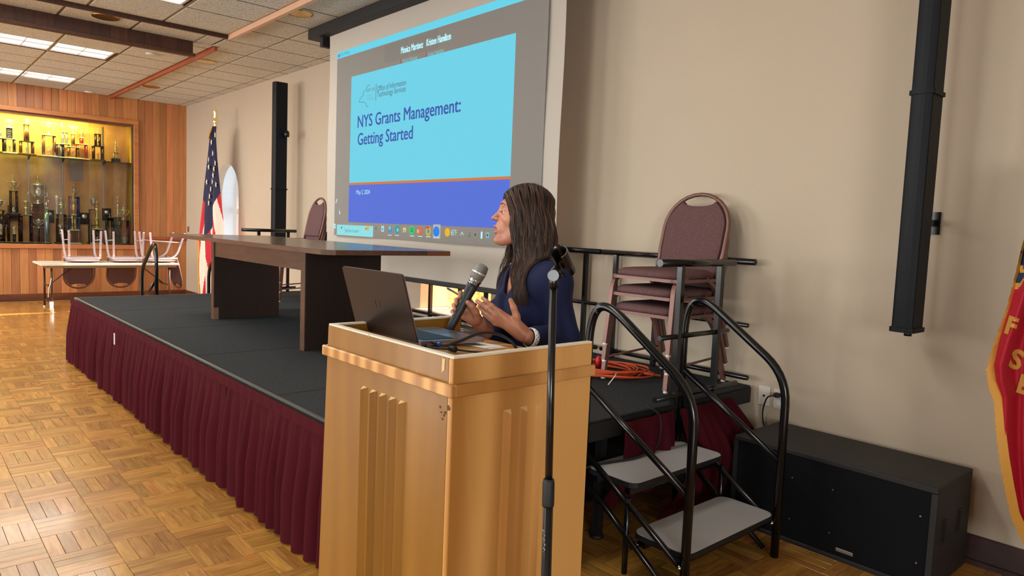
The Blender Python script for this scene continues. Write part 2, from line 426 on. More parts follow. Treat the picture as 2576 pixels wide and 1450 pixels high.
# ---- ceiling
ceil = box_struct('ceiling', (XT-.1, -7.1, ZC+.03), (5.1, YF+.1, ZC+.10), M['gapdark'])
J = [-14.0] + [-13.26+.61*k for k in range(40)]; J = [j for j in J if j < 5]
def tiles(x0, x1, rows, joints, parts=True, stuffmb=None, skip=()):
    for (ya, yb) in rows:
        xs = [x0] + [j for j in joints if x0+.05 < j < x1-.05] + [x1]
        for a in xs[1:-1]:
            if parts and not any(s[0]-.02 < a < s[1]+.02 and s[2] < (ya+yb)/2 < s[3] for s in skip): jnt.box((a-.0065, ya+.012, ZC-.0006), (a+.0065, yb-.012, ZC+.004))
        for a, b in zip(xs[:-1], xs[1:]):
            cx, cy = (a+b)/2, (ya+yb)/2
            if any(s[0] < cx < s[1] and s[2] < cy < s[3] for s in skip): continue
            if parts:
                MB().box((a+.007, ya+.014, ZC), (b-.007, yb-.014, ZC+.016), bev=.003).build('ceiling_tile', M['tile'], ceil)
            else: stuffmb.box((a+.004, ya+.014, ZC), (b-.004, yb-.014, ZC+.016))
stuff = MB(); jnt = MB()
F1 = (-10.80, -10.19, -3.0, 2.27); F2 = (-13.26, -12.65, -3.0, 2.29); F3 = (-7.40, -6.79, -1.0, 2.21)
tiles(-14, -6.3, [(3.435, 4.12)], J); tiles(-14, -6.7, [(4.12, YF+.02)], J); tiles(-14, -8.8, [(3.02, 3.435)], J); tiles(-8.8, -6.3, [(2.95, 3.435)], J)
tiles(-8.77, -8.16, [(2.75, 2.95), (2.08, 2.75), (1.40, 2.08), (.72, 1.40)], [])
JF = [-14]+[j for j in J if j < -8.8]
tiles(-14, -8.8, [(2.30, 2.985), (1.61, 2.30), (.92, 1.61)], JF, skip=(F1, F2))
JN = [-7.40, -6.79, -6.18]
tiles(-8.13, -5.57, [(2.24, 2.91), (1.55, 2.24), (.87, 1.55)], JN, skip=(F3,))
# the rest of the ceiling, behind and beside the photographer
restrows = [(.92-.69*(k+1), .92-.69*k) for k in range(11)]
tiles(-14, 5, restrows, J, False, stuff, skip=(F1, F2, F3))
tiles(-6.3, 5, [(3.435, YN)], J, False, stuff); tiles(-6.3, 5, [(2.93, 3.435)], J, False, stuff)
tiles(-5.57, 5, [(2.24, 2.91), (1.55, 2.24), (.92, 1.55)], J, False, stuff)
so = stuff.build('ceiling_field', M['tile'], ceil); so['kind'] = 'stuff'
jnt.build('tile_joint', M['gapdark'], ceil)['kind'] = 'stuff'
tee = MB()
def teebar(a, b):  # a bright bar in the joint, 2 mm above the tile faces
    tee.box(a, b)
for yy, xa, xb in ((3.435, -14, 5), (4.12, -14, -6.7), (2.30, -14, -8.8), (1.61, -14, -8.8), (2.24, -8.13, 5), (1.55, -8.13, 5), (2.75, -8.77, -8.16), (2.08, -8.77, -8.16), (1.40, -8.77, -8.16)):
    tee.box((xa, yy-.011, ZC+.003), (xb, yy+.011, ZC+.02))
tee.build('grid_bar', M['tee'], ceil)
# beam and boards under the ceiling
beam = MB().box((-8.83, -7, 3.365), (-8.775, 2.735, ZC+.03)).build('trim_2', M['cedar_dark'], kind='structure')
y = 2.735
while y > -.5:
    MB().box((-8.775, y-.17+.001, 3.37), (-8.770+rp.uniform(0, .002), y-.001, ZC)).build('wood_plank', M['cedar_dark'], beam); y -= .17
MB().box((-8.83, -7, 3.335), (-8.745, 2.755, 3.368), bev=.002).build('beam_cap', M['cedar_dark'], beam)
MB().box((-14, 2.985, 3.455), (-8.80, 3.02, ZC+.02)).build('trim_3', M['red_board'], kind='structure')
MB().box((-8.14, 2.905, 3.45), (5, 2.945, ZC+.02)).build('trim_4', mat('pale_board', (214, 170, 140), .5), kind='structure')
MB().box((-8.16, -7, 3.46), (-8.13, 2.945, ZC+.02)).build('trim_5', M['cedar_dark'], kind='structure')
# troffers
lens = mat('troffer_diffuser', (240, 245, 240), .4, emit=(236, 246, 240), estr=1.15)
lens2 = mat('troffer_diffuser_dim', (240, 240, 230), .4, emit=(250, 246, 232), estr=1.5)
def troffer(F, label, nlen, m, watt):
    x0, x1, y0, y1 = F; c = ((x0+x1)/2, (y0+y1)/2, ZC)
    t = thing('ceiling_light', label, 'ceiling light', c, group='long ceiling light panels')
    MB().box((x0+.01, y0, ZC+.002), (x0+.03, y1-.01, ZC+.03)).box((x1-.03, y0, ZC+.002), (x1-.01, y1-.01, ZC+.03)).box((x0+.03, y1-.03, ZC+.002), (x1-.03, y1-.01, ZC+.03)).box((x0+.03, y0, ZC+.002), (x1-.03, y0+.02, ZC+.03)).build('frame', M['white_paint'], t)
    MB().box((x0+.03, y0+.02, ZC+.018), (x1-.03, y1-.03, ZC+.028)).build('diffuser', m, t)
    g = MB(); yy = y1-.03
    while yy > y0+.1:
        g.box((x0+.03, yy-.004, ZC+.004), (x1-.03, yy+.004, ZC+.018)); yy -= .305
    g.box(((x0+x1)/2-.004, y0+.02, ZC+.004), ((x0+x1)/2+.004, y1-.03, ZC+.018)).build('louver', M['white_paint'], t)
    light('AREA', 'tube_light', ((x0+x1)/2, (y0+y1)/2, ZC-.02), watt, (1, .97, .9), x1-x0-.1, y1-y0-.2, direction=(0, 0, -1))
troffer(F1, 'long ceiling light panel just beyond the dark wooden beam', 1, lens, 70)
troffer(F2, 'long ceiling light panel nearest the trophy wall', 1, lens, 70)
troffer(F3, 'bright ceiling light panel cut by the top edge of the picture', 1, lens2, 70)
troffer((-3.0, -2.39, -2.6, 1.9), 'long ceiling light panel above the lectern area', 1, lens2, 48)
# downlights and small ceiling discs
def downlight(x, y, label, green=False):
    t = thing('recessed_downlight', label, 'downlight', (x, y, ZC), group='recessed brass downlights')
    MB().lathe([(.105, -.004), (.125, -.010), (.130, -.004), (.130, 0), (.10, .0)], (x, y, ZC), 24).build('trim_ring', M['brass'], t)
    MB().lathe([(.105, -.003), (.10, .01), (.075, .022), (.0001, .024)], (x, y, ZC), 24).build('reflector', M['chrome'] if not green else mat('green_lamp', (30, 80, 60), .15, .4), t)
downlight(-8.43, 1.77, 'brass recessed downlight in front of the dark wooden beam')
downlight(-6.716, 3.08, 'brass recessed downlight with green glass beside the pale ceiling board', True)
downlight(-9.75, 3.20, 'brass recessed downlight beside the end of the dark beam')
downlight(-12.34, 3.22, 'small recessed downlight beside the red ceiling board near the trophy wall')
p1 = onZ(382, 135, ZC); tag(MB().lathe([(.07, 0), (.07, -.012), (.06, -.018), (.0001, -.018)], (p1.x, p1.y, ZC), 20).build('smoke_detector', M['white_plastic']), 'round white ceiling disc beside the dark wooden beam', 'smoke detector')
p1 = onZ(224, 231, ZC); tag(MB().lathe([(.07, 0), (.07, -.012), (.06, -.018), (.0001, -.018)], (p1.x, p1.y, ZC), 20).build('smoke_detector', M['white_plastic']), 'round white ceiling disc near the top of the trophy wall', 'smoke detector')
# ---- arched window in the far part of the main wall
def arch_reveal(archp, Y0, dy, m, name):
    mb = MB(); n = len(archp)
    for i in range(n):
        a, b = archp[i], archp[(i+1) % n]
        va = [mb.bm.verts.new((a[0], Y0, a[1])), mb.bm.verts.new((b[0], Y0, b[1])), mb.bm.verts.new((b[0], Y0+dy, b[1])), mb.bm.verts.new((a[0], Y0+dy, a[1]))]
        mb.bm.faces.new(va)
    bmesh.ops.remove_doubles(mb.bm, verts=mb.bm.verts[:], dist=1e-5)
    return mb
sky = emis('bright_daylight', (225, 244, 255), 1.3)
def arch_window(name, A, Y0, dy, m, xm):
    o = arch_reveal(A, Y0+.12, dy, m, name).build(name, m, kind='structure')
    Yg = Y0+.12+dy
    fr = MB(); fw = .05
    xs = [p[0] for p in A]; x0, x1 = min(xs), max(xs); z0 = min(p[1] for p in A)
    fr.tube([Vector((p[0], Yg-.03, p[1])) for p in A], .025, closed=True, flat=(.06, .06))
    fr.box((x0, Yg-.05, xm-.035), (x1, Yg-.0, xm+.035)); cx = (x0+x1)/2
    fr.box((cx-.02, Yg-.04, z0), (cx+.02, Yg-.01, xm))
    fr.build('window_frame', M['white_paint'], o)
    MB().box((x0-.05, Yg-.012, z0-.05), (x1+.05, Yg-.008, max(p[1] for p in A)+.05)).build('pane', M['glass'], o)
    return o
w1 = arch_window('window_1', arch, YF, .30, M['reveal1'], 1.62)
MB().box((-12.50, YF-.02, .60), (-11.36, YF+.40, .64)).build('window_sill', M['white_paint'], w1)
# bright exterior things behind window 1: a pale neighbouring facade with its own arch
fac = mat('pale_facade', (238, 240, 240), .8)
A2 = [(-15.0, 0), (-10.8, 0), (-10.8, 3.2), (-15.0, 3.2)]
# ---- arched alcove window behind the screen, wooden blind drawn
w2 = arch_window('window_2', arch2, YN, .30, M['reveal'], 1.7)
MB().box((-5.70, YN-.03, .660), (-4.56, YN+.40, .697), bev=.004).build('window_sill', M['reveal'], w2)
bl = mat('blind_slat', (240, 200, 150), .5, var=.06, vscale=20)
nt = bl.node_tree; b_ = nt.nodes['Principled BSDF']; tr = nt.nodes.new('ShaderNodeBsdfTranslucent'); tr.inputs[0].default_value = lin((250, 205, 150))
mx = nt.nodes.new('ShaderNodeMixShader'); mx.inputs[0].default_value = .6; outn = [n for n in nt.nodes if n.type == 'OUTPUT_MATERIAL'][0]
nt.links.new(b_.outputs[0], mx.inputs[1]); nt.links.new(tr.outputs[0], mx.inputs[2]); nt.links.new(mx.outputs[0], outn.inputs[0])
bt = thing('window_blind', 'orange glowing wooden slat blind in the window below the projection screen', 'blind', (-5.05, YN+.30, .69))
zz = .70; protoS = None
while zz < 2.3:
    half = .50 if zz < 1.9 else max(.06, sqrt(max(0, .5**2-(zz-1.9)**2)))
    ms = MB().box((-.5*half/.5, -.022, -.0012), (.5*half/.5, .022, .0012), mtx=Matrix.Rotation(radians(58), 4, 'X')).build('slat', bl, bt, local=True)
    ms.location = (-.03, 0, zz-.69+.02); zz += .042
MB().box((-5.56, YN+.27, .68), (-5.545, YN+.285, 2.1)).box((-4.62, YN+.27, .68), (-4.605, YN+.285, 2.1)).build('cord_ladder', M['white_plastic'], bt)
light('AREA', 'alcove_daylight', (-5.1, YN+.40, 1.4), 26, (1.0, .80, .56), .9, 1.3, direction=(0, -1, -.15))
# ================================================================== STAGE
HS = 0.627; SX, SE = -8.235, -2.135; SF, SB = 1.44, 3.845
M['carpet'] = mat('stage_carpet', (52, 54, 56), .95, var=.22, vscale=70, bump=.3, bscale=300, spec=.1)
M['maroon'] = mat('maroon_cloth', (66, 15, 24), .85, var=.10, vscale=3, bump=.08, bscale=400, spec=.08)
M['maroon2'] = mat('maroon_cloth_band', (70, 17, 26), .85, var=.08, vscale=40, spec=.08)
stage = thing('portable_stage', 'low black carpeted stage platform in five sections with maroon skirt in front', 'stage', ((SX+SE)/2, (SF+SB)/2, 0))
for k in range(5):
    x0 = SX+1.22*k
    MB().box((x0+.004, SF+.004, HS-.012), (x0+1.22-.004, SB-.004, HS), bev=.003).build('deck_carpet', M['carpet'], stage)
    MB().box((x0+.002, SF+.002, HS-.10), (x0+1.22-.002, SB-.002, HS-.0125)).build('deck_frame', M['black_matte'], stage)
MB().box((SX, SF-.012, HS-.03), (SE, SF+.004, HS+.002)).box((SX-.012, SF-.012, HS-.03), (SX, SB, HS+.002)).build('metal_edge', M['steel'], stage)
for x in (SX+.1, SX+1.32, SX+2.54, SX+3.76, SX+4.98, SE-.08):
    for y in (SF+.12, 2.6, SB-.1):
        MB().tube([(x, y, 0), (x, y, HS-.1)], .02, flat=(.04, .04)).lathe([(.035, 0), (.035, .012), (.02, .02)], (x, y, 0), 10).build('leg', M['black_matte'], stage)
def skirt(x0, x1, label, seed, tagm=False, axis='x', y=SF-.035, gather=1.0):
    t = thing('stage_skirt', label, 'stage skirt', ((x0+x1)/2 if axis == 'x' else y, y if axis == 'x' else (x0+x1)/2, .01), group='pleated skirts around the stage')
    rr = random.Random(seed); n = int((x1-x0)/.0085); rows = 12
    cs = []; s = x0
    while s < x1+.2: cs.append((s, rr.uniform(.7, 1.25))); s += rr.uniform(.060, .135)
    P = []
    for i in range(rows+1):
        tt = i/rows; z = (HS-.055)*(1-tt)+.012*tt; row = []
        for j in range(n+1):
            x = x0+(x1-x0)*j/n
            k = 0
            while k < len(cs)-2 and cs[k+1][0] < x: k += 1
            a, wd = cs[k][0], cs[k+1][0]-cs[k][0]; ph = (x-a)/wd
            amp = (.004+.046*min(1, tt*1.8)**.8)*cs[k][1]*gather
            sh = sin(pi*ph)**.8 if 0 < ph < 1 else 0
            fine = .0035*sin((x+cs[k][1])*190)*max(0, 1-tt*5)
            yy = -amp*sh - fine - .012*tt
            zz = z - (.006*sin(x*9+seed) if i == rows else 0)
            row.append(Vector((x+.006*sin(z*9+k)*tt, y+yy, zz)) if axis == 'x' else Vector((y-yy, x, zz)))
        P.append(row)
    MB().grid(P).build('pleated_cloth', M['maroon'], t)
    hb = []
    for z in (HS-.002, HS-.03, HS-.06):
        hb.append([Vector((x0+(x1-x0)*j/60, y-.006+.003*sin(j*1.7+seed), z)) if axis == 'x' else Vector((y+.006-.003*sin(j*1.7), x0+(x1-x0)*j/60, z)) for j in range(61)])
    MB().grid(hb).build('header_band', M['maroon2'], t)
    return t
sk1 = skirt(SX-.02, -6.285, 'maroon pleated stage skirt section at the far left end of the stage front', 5)
sk2 = skirt(-6.292, -3.915, 'maroon pleated stage skirt section in the middle of the stage front', 6)
sk3 = skirt(-3.92, SE-.02, 'maroon pleated stage skirt section beside the lectern', 9)
skirt(SF, 3.2, 'maroon pleated stage skirt on the far left side of the stage', 12, axis='y', y=SX-.05)
MB().box((-6.262, SF-.087, .455), (-6.232, SF-.084, .545)).build('care_tag', M['white_plastic'], sk2)
tm = text_mesh('tag_print', 'CA 117', .014, (-6.243, SF-.0875, .47), (0, 0, 1), (-1, 0, 0), M['black_matte'], None, .06)
tm.parent = sk2; tm.matrix_parent_inverse = Matrix.Translation(sk2.location).inverted()
# loose skirt gathered under the stage beside the steps
def drape(name, top, bot, label, amp, nf, seed, fold=0.0, fwd=(1, 0, 0), cat='stage skirt'):
    rr = random.Random(seed); n = 90; rows = 22; P = []; fwd = Vector(fwd)
    a0, a1 = Vector(top[0]), Vector(top[1]); b0, b1 = Vector(bot[0]), Vector(bot[1])
    for i in range(rows+1):
        t = i/rows; row = []
        for j in range(n+1):
            s = j/n; p = (a0*(1-s)+a1*s)*(1-t)+(b0*(1-s)+b1*s)*t
            p = p + fwd*(amp*(.25+t)*sin(s*nf*2*pi+1.3*sin(t*2+seed))+.02*sin(s*23+t*4)*t + .10*sin(pi*t)*fold)
            row.append(p)
        P.append(row)
    return tag(MB().grid(P).build(name, M['maroon']), label, cat)
drape('gathered_skirt', ((-2.10, 3.06, .60), (-2.10, 3.56, .60)), ((-2.12, 3.00, .01), (-1.95, 3.80, .01)), 'maroon skirt cloth bunched up behind the upper step against the wall', .026, 8, 2, 1.0)
drape('gathered_skirt', ((-2.105, 2.64, .598), (-2.105, 3.03, .598)), ((-2.14, 2.52, .18), (-2.12, 2.98, .22)), 'short maroon flap of skirt cloth hanging behind the upper step', .012, 3, 4, .5)
# ---- guard rails on the stage
def rail_panel(p0, d, L_, posts, label, mids=(.36,), over=0.0, group='black guard rails on the stage', low=.05, nuts=True):
    """p0 start point on deck, d unit direction"""
    p0 = Vector(p0); d = Vector(d)
    t = thing('guard_rail', label, 'guard rail', p0+d*(L_/2), group=group)
    MB().tube([p0+d*0+Vector((0, 0, .735)), p0+d*L_+Vector((0, 0, .735))], .019, 12).build('top_rail', M['black'], t)
    for m_ in mids: MB().tube([p0+d*.03+Vector((0, 0, m_)), p0+d*(L_-.02)+Vector((0, 0, m_))], .013, 10).build('middle_rail', M['black'], t)
    MB().tube([p0+d*.02+Vector((0, 0, low)), p0+d*(L_+over)+Vector((0, 0, low))], .015, 10).build('bottom_rail', M['black'], t)
    for s in posts:
        MB().tube([p0+d*s+Vector((0, 0, .003)), p0+d*s+Vector((0, 0, .722))], .016, flat=(.029, .029)).build('post', M['black'], t)
    return t
RB = 3.80
rail_panel((-3.31, RB, HS), (1, 0, 0), 1.17, (.12, .48, .95), 'black tubular guard rail behind the right chair stack, near the stage corner')
rail_panel((-4.77, RB, HS), (1, 0, 0), 1.44, (.18, .68, 1.30), 'black tubular guard rail seen just right of the projection screen')
rail_panel((-6.00, RB, HS), (1, 0, 0), 1.20, (.60, 1.05), 'black tubular guard rail seen below the screen in front of the window')
rail_panel((-7.80, RB, HS), (1, 0, 0), 1.75, (.3, 1.3), 'black tubular guard rail behind the left chair stack')
rail_panel((SX+.03, 3.10, HS), (0, 1, 0), .66, (.20, .56), 'short black guard rail along the far left edge of the stage', low=.05)
rail_panel((SE+.03, 2.84, HS), (0, 1, 0), .67, (.18, .54), 'short black guard rail beside the chair stack, at the top of the steps', over=.10)
# ---- portable steps
M['tread'] = mat('tread_laminate', (176, 176, 178), .45, var=.05, vscale=5, bump=.03, bscale=200)
def steps(x_stage, sgn, y0, y1, label):
    """sgn +1 goes down towards +x"""
    t = thing('portable_steps', label, 'steps', (x_stage+sgn*.3, (y0+y1)/2, 0))
    X = lambda v: x_stage+sgn*v
    def tread(xa, xb, z):
        xa, xb = sorted((X(xa), X(xb))); r = .05
        pts = [(xa, y0+.01), (xb, y0+.01), (xb, y1-.01), (xa, y1-.01)]
        P = []
        for i, (px, py) in enumerate(pts):
            cx = px+(r if px == xa else -r); cy = py+(r if py < (y0+y1)/2 else -r)
            a0 = {0: pi, 1: 1.5*pi, 2: 0, 3: .5*pi}[i]
            for k in range(5): a = a0+k*pi/8; P.append((cx+r*cos(a), cy+r*sin(a)))
        MB().prism(P, .022, mtx=Matrix.Translation((0, 0, z-.022))).build('tread_edge', M['black_matte'], t)
        s = .985; cx, cy = (xa+xb)/2, (y0+y1)/2
        MB().prism([(cx+(a-cx)*s, cy+(b-cy)*s) for a, b in P], .003, mtx=Matrix.Translation((0, 0, z))).build('tread', M['tread'], t)
        MB().tube([(xa+.05, y0+.03, z-.045), (xa+.05, y1-.03, z-.045)], .02, flat=(.03, .03)).tube([(xb-.05, y0+.03, z-.045), (xb-.05, y1-.03, z-.045)], .02, flat=(.03, .03)).build('tread_bearer', M['black'], t)
    tread(0.0, .29, .42); tread(.285, .575, .21)
    for y in (y0+.0, y1-.0):
        pts = bend([(X(.575), y, 0), (X(.575), y, .87), (X(.09), y, 1.20), (X(.0), y, 1.12), (X(.0), y, .46)], .14, 7)
        MB().tube(pts, .0195, 12).build('handrail', M['black'], t)
        MB().tube([(X(.01), y, .80), (X(.565), y, .465)], .0155, 10).build('brace', M['black'], t)
        MB().tube([(X(.0), y, .50), (X(.56), y, .155)], .014, 10).build('stringer', M['black'], t)
        MB().tube([(X(.0), y, .375), (X(.52), y, .02)], .013, 10).build('stringer', M['black'], t)
        MB().tube([(X(.0), y+.0, .46), (X(.0), y, .0)], .016, 10).build('rear_leg', M['black'], t)
        MB().tube([(X(.27), y, .02), (X(.27), y, .36)], .013, 10).build('middle_leg', M['black'], t)
        MB().lathe([(.0, -.01), (.011, -.008), (.011, 0), (.0, .006)], (X(.56), y-.022, .165), 8, mtx=Matrix.Rotation(pi/2, 4, 'X')).build('bolt', M['chrome'], t)
    MB().tube([(X(.30), y0, .15), (X(.30), y1, .15)], .012, 8).build('cross_bar', M['black'], t)
    return t
steps(SE+.0, 1, 2.385, 3.125, 'black tubular steps with two grey treads at the right end of the stage')
steps(SX-.02, -1, 2.20, 2.94, 'black tubular stair handrail at the far left end of the stage')
# ================================================================== PROJECTION SCREEN
YP = 3.50
M['screen'] = mat('screen_fabric', (186, 178, 168), .85, spec=.1)
scr = thing('projection_screen', 'large projection screen hanging from the ceiling behind the stage, showing a slide', 'projection screen', (-5.2, YP, 1.03))
P = [[Vector((-6.90+3.41*j/24, YP+.012*sin(j*.5)*(1-i/12)*.5+.006*sin(i*.8+j*.3), 1.035+2.37*i/12)) for j in range(25)] for i in range(13)]
MB().grid(P).build('screen_cloth', M['screen'], scr)
MB().box((-6.93, YP-.022, .995), (-3.47, YP+.026, 1.036), bev=.006).build('weight_bar', M['black_matte'], scr)
MB().box((-7.20, YP-.10, 3.395), (-3.15, YP+.10, ZC-.002), bev=.004).box((-7.02, YP-.05, 3.30), (-6.96, YP+.05, 3.40)).build('housing', M['black_matte'], scr)
YI = YP-.016
def SXZ(px, py): v = onY(px, py, YI); return v.x, v.z
def panel(name, x0, z0, x1, z1, m, k=0, r=0):
    return MB().box((x0, YI-.0006*(k+1), z0), (x1, YI-.0006*k, z1)).build(name, m, scr)
pj = {}
def PM(c, s=.80):
    s = s*.72
    key = (c, s)
    if key not in pj: pj[key] = emis('projected_light_%d' % len(pj), c, s, (40, 40, 40))
    return pj[key]
panel('projected_desktop', -6.70, 1.36, -3.64, 3.20, emis('projected_grey', (126, 122, 116), .23, (120, 116, 112)), 0)
panel('window_title_bar', -6.70, 3.135, -3.64, 3.20, PM((112, 228, 252)), 1)
panel('slide_background', -6.40, 1.885, -3.975, 2.921, PM((118, 226, 250)), 1)
panel('slide_orange_line', -6.40, 1.865, -3.975, 1.887, PM((226, 132, 72)), 2)
panel('slide_blue_band', -6.405, 1.50, -3.98, 1.866, PM((92, 120, 232)), 1)
panel('participant_tile', -5.79, 2.965, -5.40, 3.125, emis('tile_grey', (120, 122, 120), .20, (118, 114, 110)), 1)
panel('participant_tile', -5.37, 2.965, -4.95, 3.125, emis('tile_grey2', (120, 122, 120), .20, (118, 114, 110)), 1)
NAVY = PM((62, 92, 190), .75); SLT = PM((92, 110, 130), .7); WHT = PM((190, 246, 252), .95)
def T(s, px, py, px2, size, m, bold=0.0, k=3):
    x, z = SXZ(px, py); x2, _ = SXZ(px2, py)
    return text_mesh('lettering', s, size, (x, YI-.0006*k-.0004, z), (1, 0, 0), (0, 0, 1), m, scr, abs(x2-x), bold=bold)
def TT(s, x, z, wd, size, m, bold=0.0): return text_mesh('lettering', s, size, (x, YI-.0026, z), (1, 0, 0), (0, 0, 1), m, scr, wd, bold=bold)
x, z = SXZ(900, 325); x2, z2 = SXZ(1158, 290)
def TW(s, x, z, wd, h, m, bold=0.0, fat=0.0):
    """lettering scaled to a width and a cap height separately"""
    o = text_mesh('lettering', s, 1.0, (0, 0, 0), (1, 0, 0), (0, 1, 0), m, None, None)
    me = o.data; xs = [v.co.x for v in me.vertices]; w0 = max(xs)-min(xs); x0 = min(xs)
    for v in me.vertices: v.co = Vector((x+(v.co.x-x0)*wd/w0, YI-.0026, z+v.co.y*h/.73))
    if fat:
        co = [tuple(v.co) for v in me.vertices]; fs = [tuple(p.vertices) for p in me.polygons]; n0 = len(co); V_, F_ = [], []
        for k_, (dx_, dz_) in enumerate(((0, 0), (fat, 0), (fat*.5, fat*.4))):
            V_ += [(a+dx_, b-.00005*k_, c+dz_) for a, b, c in co]; F_ += [tuple(i+n0*k_ for i in f) for f in fs]
        mm_ = me.materials[0]; me.clear_geometry(); me.from_pydata(V_, [], F_)
    o.parent = scr; o.matrix_parent_inverse = Matrix.Translation(scr.location).inverted(); return o
xa, za = SXZ(900, 322); xb, _ = SXZ(1158, 288)
TW('NYS Grants Management:', xa, za, xb-xa, .120, NAVY, 0, .006)
xa, za = SXZ(900, 366); xb, _ = SXZ(1038, 350)
TW('Getting Started', xa, za, xb-xa, .120, NAVY, 0, .006)
xa, za = SXZ(949, 230); xb, _ = SXZ(1022, 215)
TW('Office of Information', xa, za, xb-xa, .052, PM((96, 116, 140), .7)); 
xa2, za2 = SXZ(949, 245); xb2, _ = SXZ(1021, 232)
TW('Technology Services', xa2, za2, xb2-xa2, .052, PM((96, 116, 140), .7))
panel('logo_rule', xa-.022, za2-.03, xa-.016, za+.075, SLT, 3)
TW('NEW YORK', xa-.185, za+.012, .15, .034, PM((150, 130, 120), .7), .01)
TW('STATE OF', xa-.185, za-.035, .085, .020, PM((140, 180, 190), .75)); TW('OPPORTUNITY.', xa-.185, za-.065, .14, .020, PM((140, 180, 190), .75))
ol = [(0, 0), (.05, .012), (.075, .03), (.07, .06), (.09, .085), (.13, .09), (.15, .13), (.20, .14)]
ox, oz = xa-.33, za2-.01
MB().tube([Vector((ox+a, YI-.002, oz+b)) for a, b in [(.20, .14), (.15, .135), (.12, .10), (.08, .085), (.07, .055), (.02, .035), (0, .0), (.10, -.01), (.135, -.035), (.15, -.06), (.18, -.055)]], .0022, 4).build('state_outline', SLT, scr)
xa, za = SXZ(897, 489); xb, _ = SXZ(931, 488); TW('May 2, 2024', xa, za, xb-xa, .044, WHT, .01)
for s, pa, pb, h, mm, bo in (('Monica Martinez', (1009, 136), (1064, 124), .062, WHT, .004), ('Kristen Hamilton', (1073, 117), (1134, 103), .062, WHT, .004),
                             ('Monica Martinez', (1013, 159), (1050, 151), .036, PM((160, 225, 235), .8), 0), ('Kristen Hamilton', (1077, 142), (1117, 134), .036, PM((160, 225, 235), .8), 0),
                             ('Zoom Meeting', (856, 142), (880, 136), .034, PM((110, 160, 200), .7), 0)):
    xa, za = SXZ(*pa); xb, _ = SXZ(*pb); TW(s, xa, za, xb-xa, h, mm, 0, .006 if h > .05 else 0)
    if h == .036:
        MB().box((xa-.035, YI-.0025, za), (xa-.02, YI-.002, za+.04)).build('mute_mark', PM((190, 120, 110), .7), scr)
def disc(px, py, r, m, name='taskbar_icon', k=3):
    x, z = SXZ(px, py); return MB().lathe([(.0001, 0), (r, 0), (r, .0006), (.0001, .0006)], (x, YI-.0006*k-.0003, z), 20, mtx=Matrix.Rotation(pi/2, 4, 'X')).build(name, m, scr)
def rect(px, py, w_, h, m, name='taskbar_icon', k=3):
    x, z = SXZ(px, py); return panel(name, x-w_/2, z-h/2, x+w_/2, z+h/2, m, k)
disc(853, 141, .018, PM((70, 150, 235)))
x0, z0 = SXZ(848, 571); x1, z1 = SXZ(939, 574); panel('search_box', x0, 1.365, x1, 1.47, PM((150, 235, 240), .85), 2)
xa, za = SXZ(867, 577); xb, _ = SXZ(903, 577); TW('Type here to search', xa, 1.40, xb-xa, .036, PM((110, 150, 160), .65))
disc(860, 573, .012, PM((110, 150, 160), .65)); disc(926, 574, .026, PM((250, 200, 120), .7)); disc(921, 576, .012, PM((240, 140, 60), .7))
for dx_, dz_ in ((-.013, .013), (.013, .013), (-.013, -.013), (.013, -.013)):
    x, z = SXZ(842, 569); panel('taskbar_icon', x+dx_-.01, z+dz_-.011, x+dx_+.01, z+dz_+.011, WHT, 3)
rect(946, 575, .03, .03, PM((150, 170, 170), .5))
rect(963, 576, .045, .055, PM((190, 240, 240), .8)); rect(963, 577, .015, .02, PM((70, 150, 190), .7), k=4)
rect(981, 578, .06, .045, PM((60, 160, 230), .8)); rect(981, 574, .03, .03, PM((130, 220, 250), .8), k=4)
disc(999, 577, .036, PM((40, 170, 200), .8)); disc(1001, 579, .016, PM((140, 230, 190), .8), k=4)
rect(1018, 579, .05, .04, PM((240, 220, 120), .8)); rect(1018, 581, .03, .02, PM((120, 200, 230), .8), k=4)
disc(1037, 580, .04, PM((60, 220, 120), .8))
x, z = SXZ(1037, 580)
for i_ in range(3): MB().tube([Vector((x-.02+.01*q, YI-.0035, z+.014-.014*i_+.006*sin(q*.8+.3))) for q in range(5)], .0022, 4).build('taskbar_icon', PM((20, 70, 50), .4), scr)
disc(1057, 581, .038, PM((230, 120, 80), .8)); rect(1052, 582, .026, .03, PM((250, 190, 160), .8), k=4)
disc(1078, 582, .04, PM((220, 190, 60), .8)); disc(1078, 582, .018, PM((70, 140, 230), .9), k=4); rect(1076, 573, .05, .016, PM((220, 80, 60), .8), k=4)
rect(1099, 583, .105, .12, emis('active_tile', (130, 150, 170), .35, (150, 146, 140)), k=2); disc(1098, 583, .044, PM((40, 140, 250), .8)); TW('zoom', SXZ(1098, 583)[0]-.028, SXZ(1098, 583)[1]-.008, .056, .016, PM((150, 210, 255), .8))
for px_ in (981, 999, 1037, 1057, 1078, 1098): rect(px_, 592+(px_-981)*.04, .068, .006, WHT, 'running_mark')
disc(1126, 585, .036, PM((245, 190, 40), .85)); xa, za = SXZ(1135, 592); xb, _ = SXZ(1149, 592); TW('65°F', xa, za, xb-xa, .048, WHT, .01)
x, z = SXZ(1163, 588); MB().tube([Vector((x-.018, YI-.003, z-.012)), Vector((x, YI-.003, z+.012)), Vector((x+.018, YI-.003, z-.012))], .003, 4).build('taskbar_icon', WHT, scr)
for i_ in range(4): x, z = SXZ(1180, 592); panel('taskbar_icon', x-.02+.011*i_, z-.015, x-.013+.011*i_, z-.008+.011*i_, PM((150, 170, 175), .5), 3)
rect(1196, 591, .032, .042, PM((170, 190, 190), .6)); rect(1196, 591, .018, .026, PM((110, 116, 116), .4), k=4); rect(1212, 592, .020, .055, WHT); rect(1227, 592, .040, .045, PM((150, 210, 220), .7)); disc(1227, 592, .010, PM((90, 120, 130), .5), k=4)
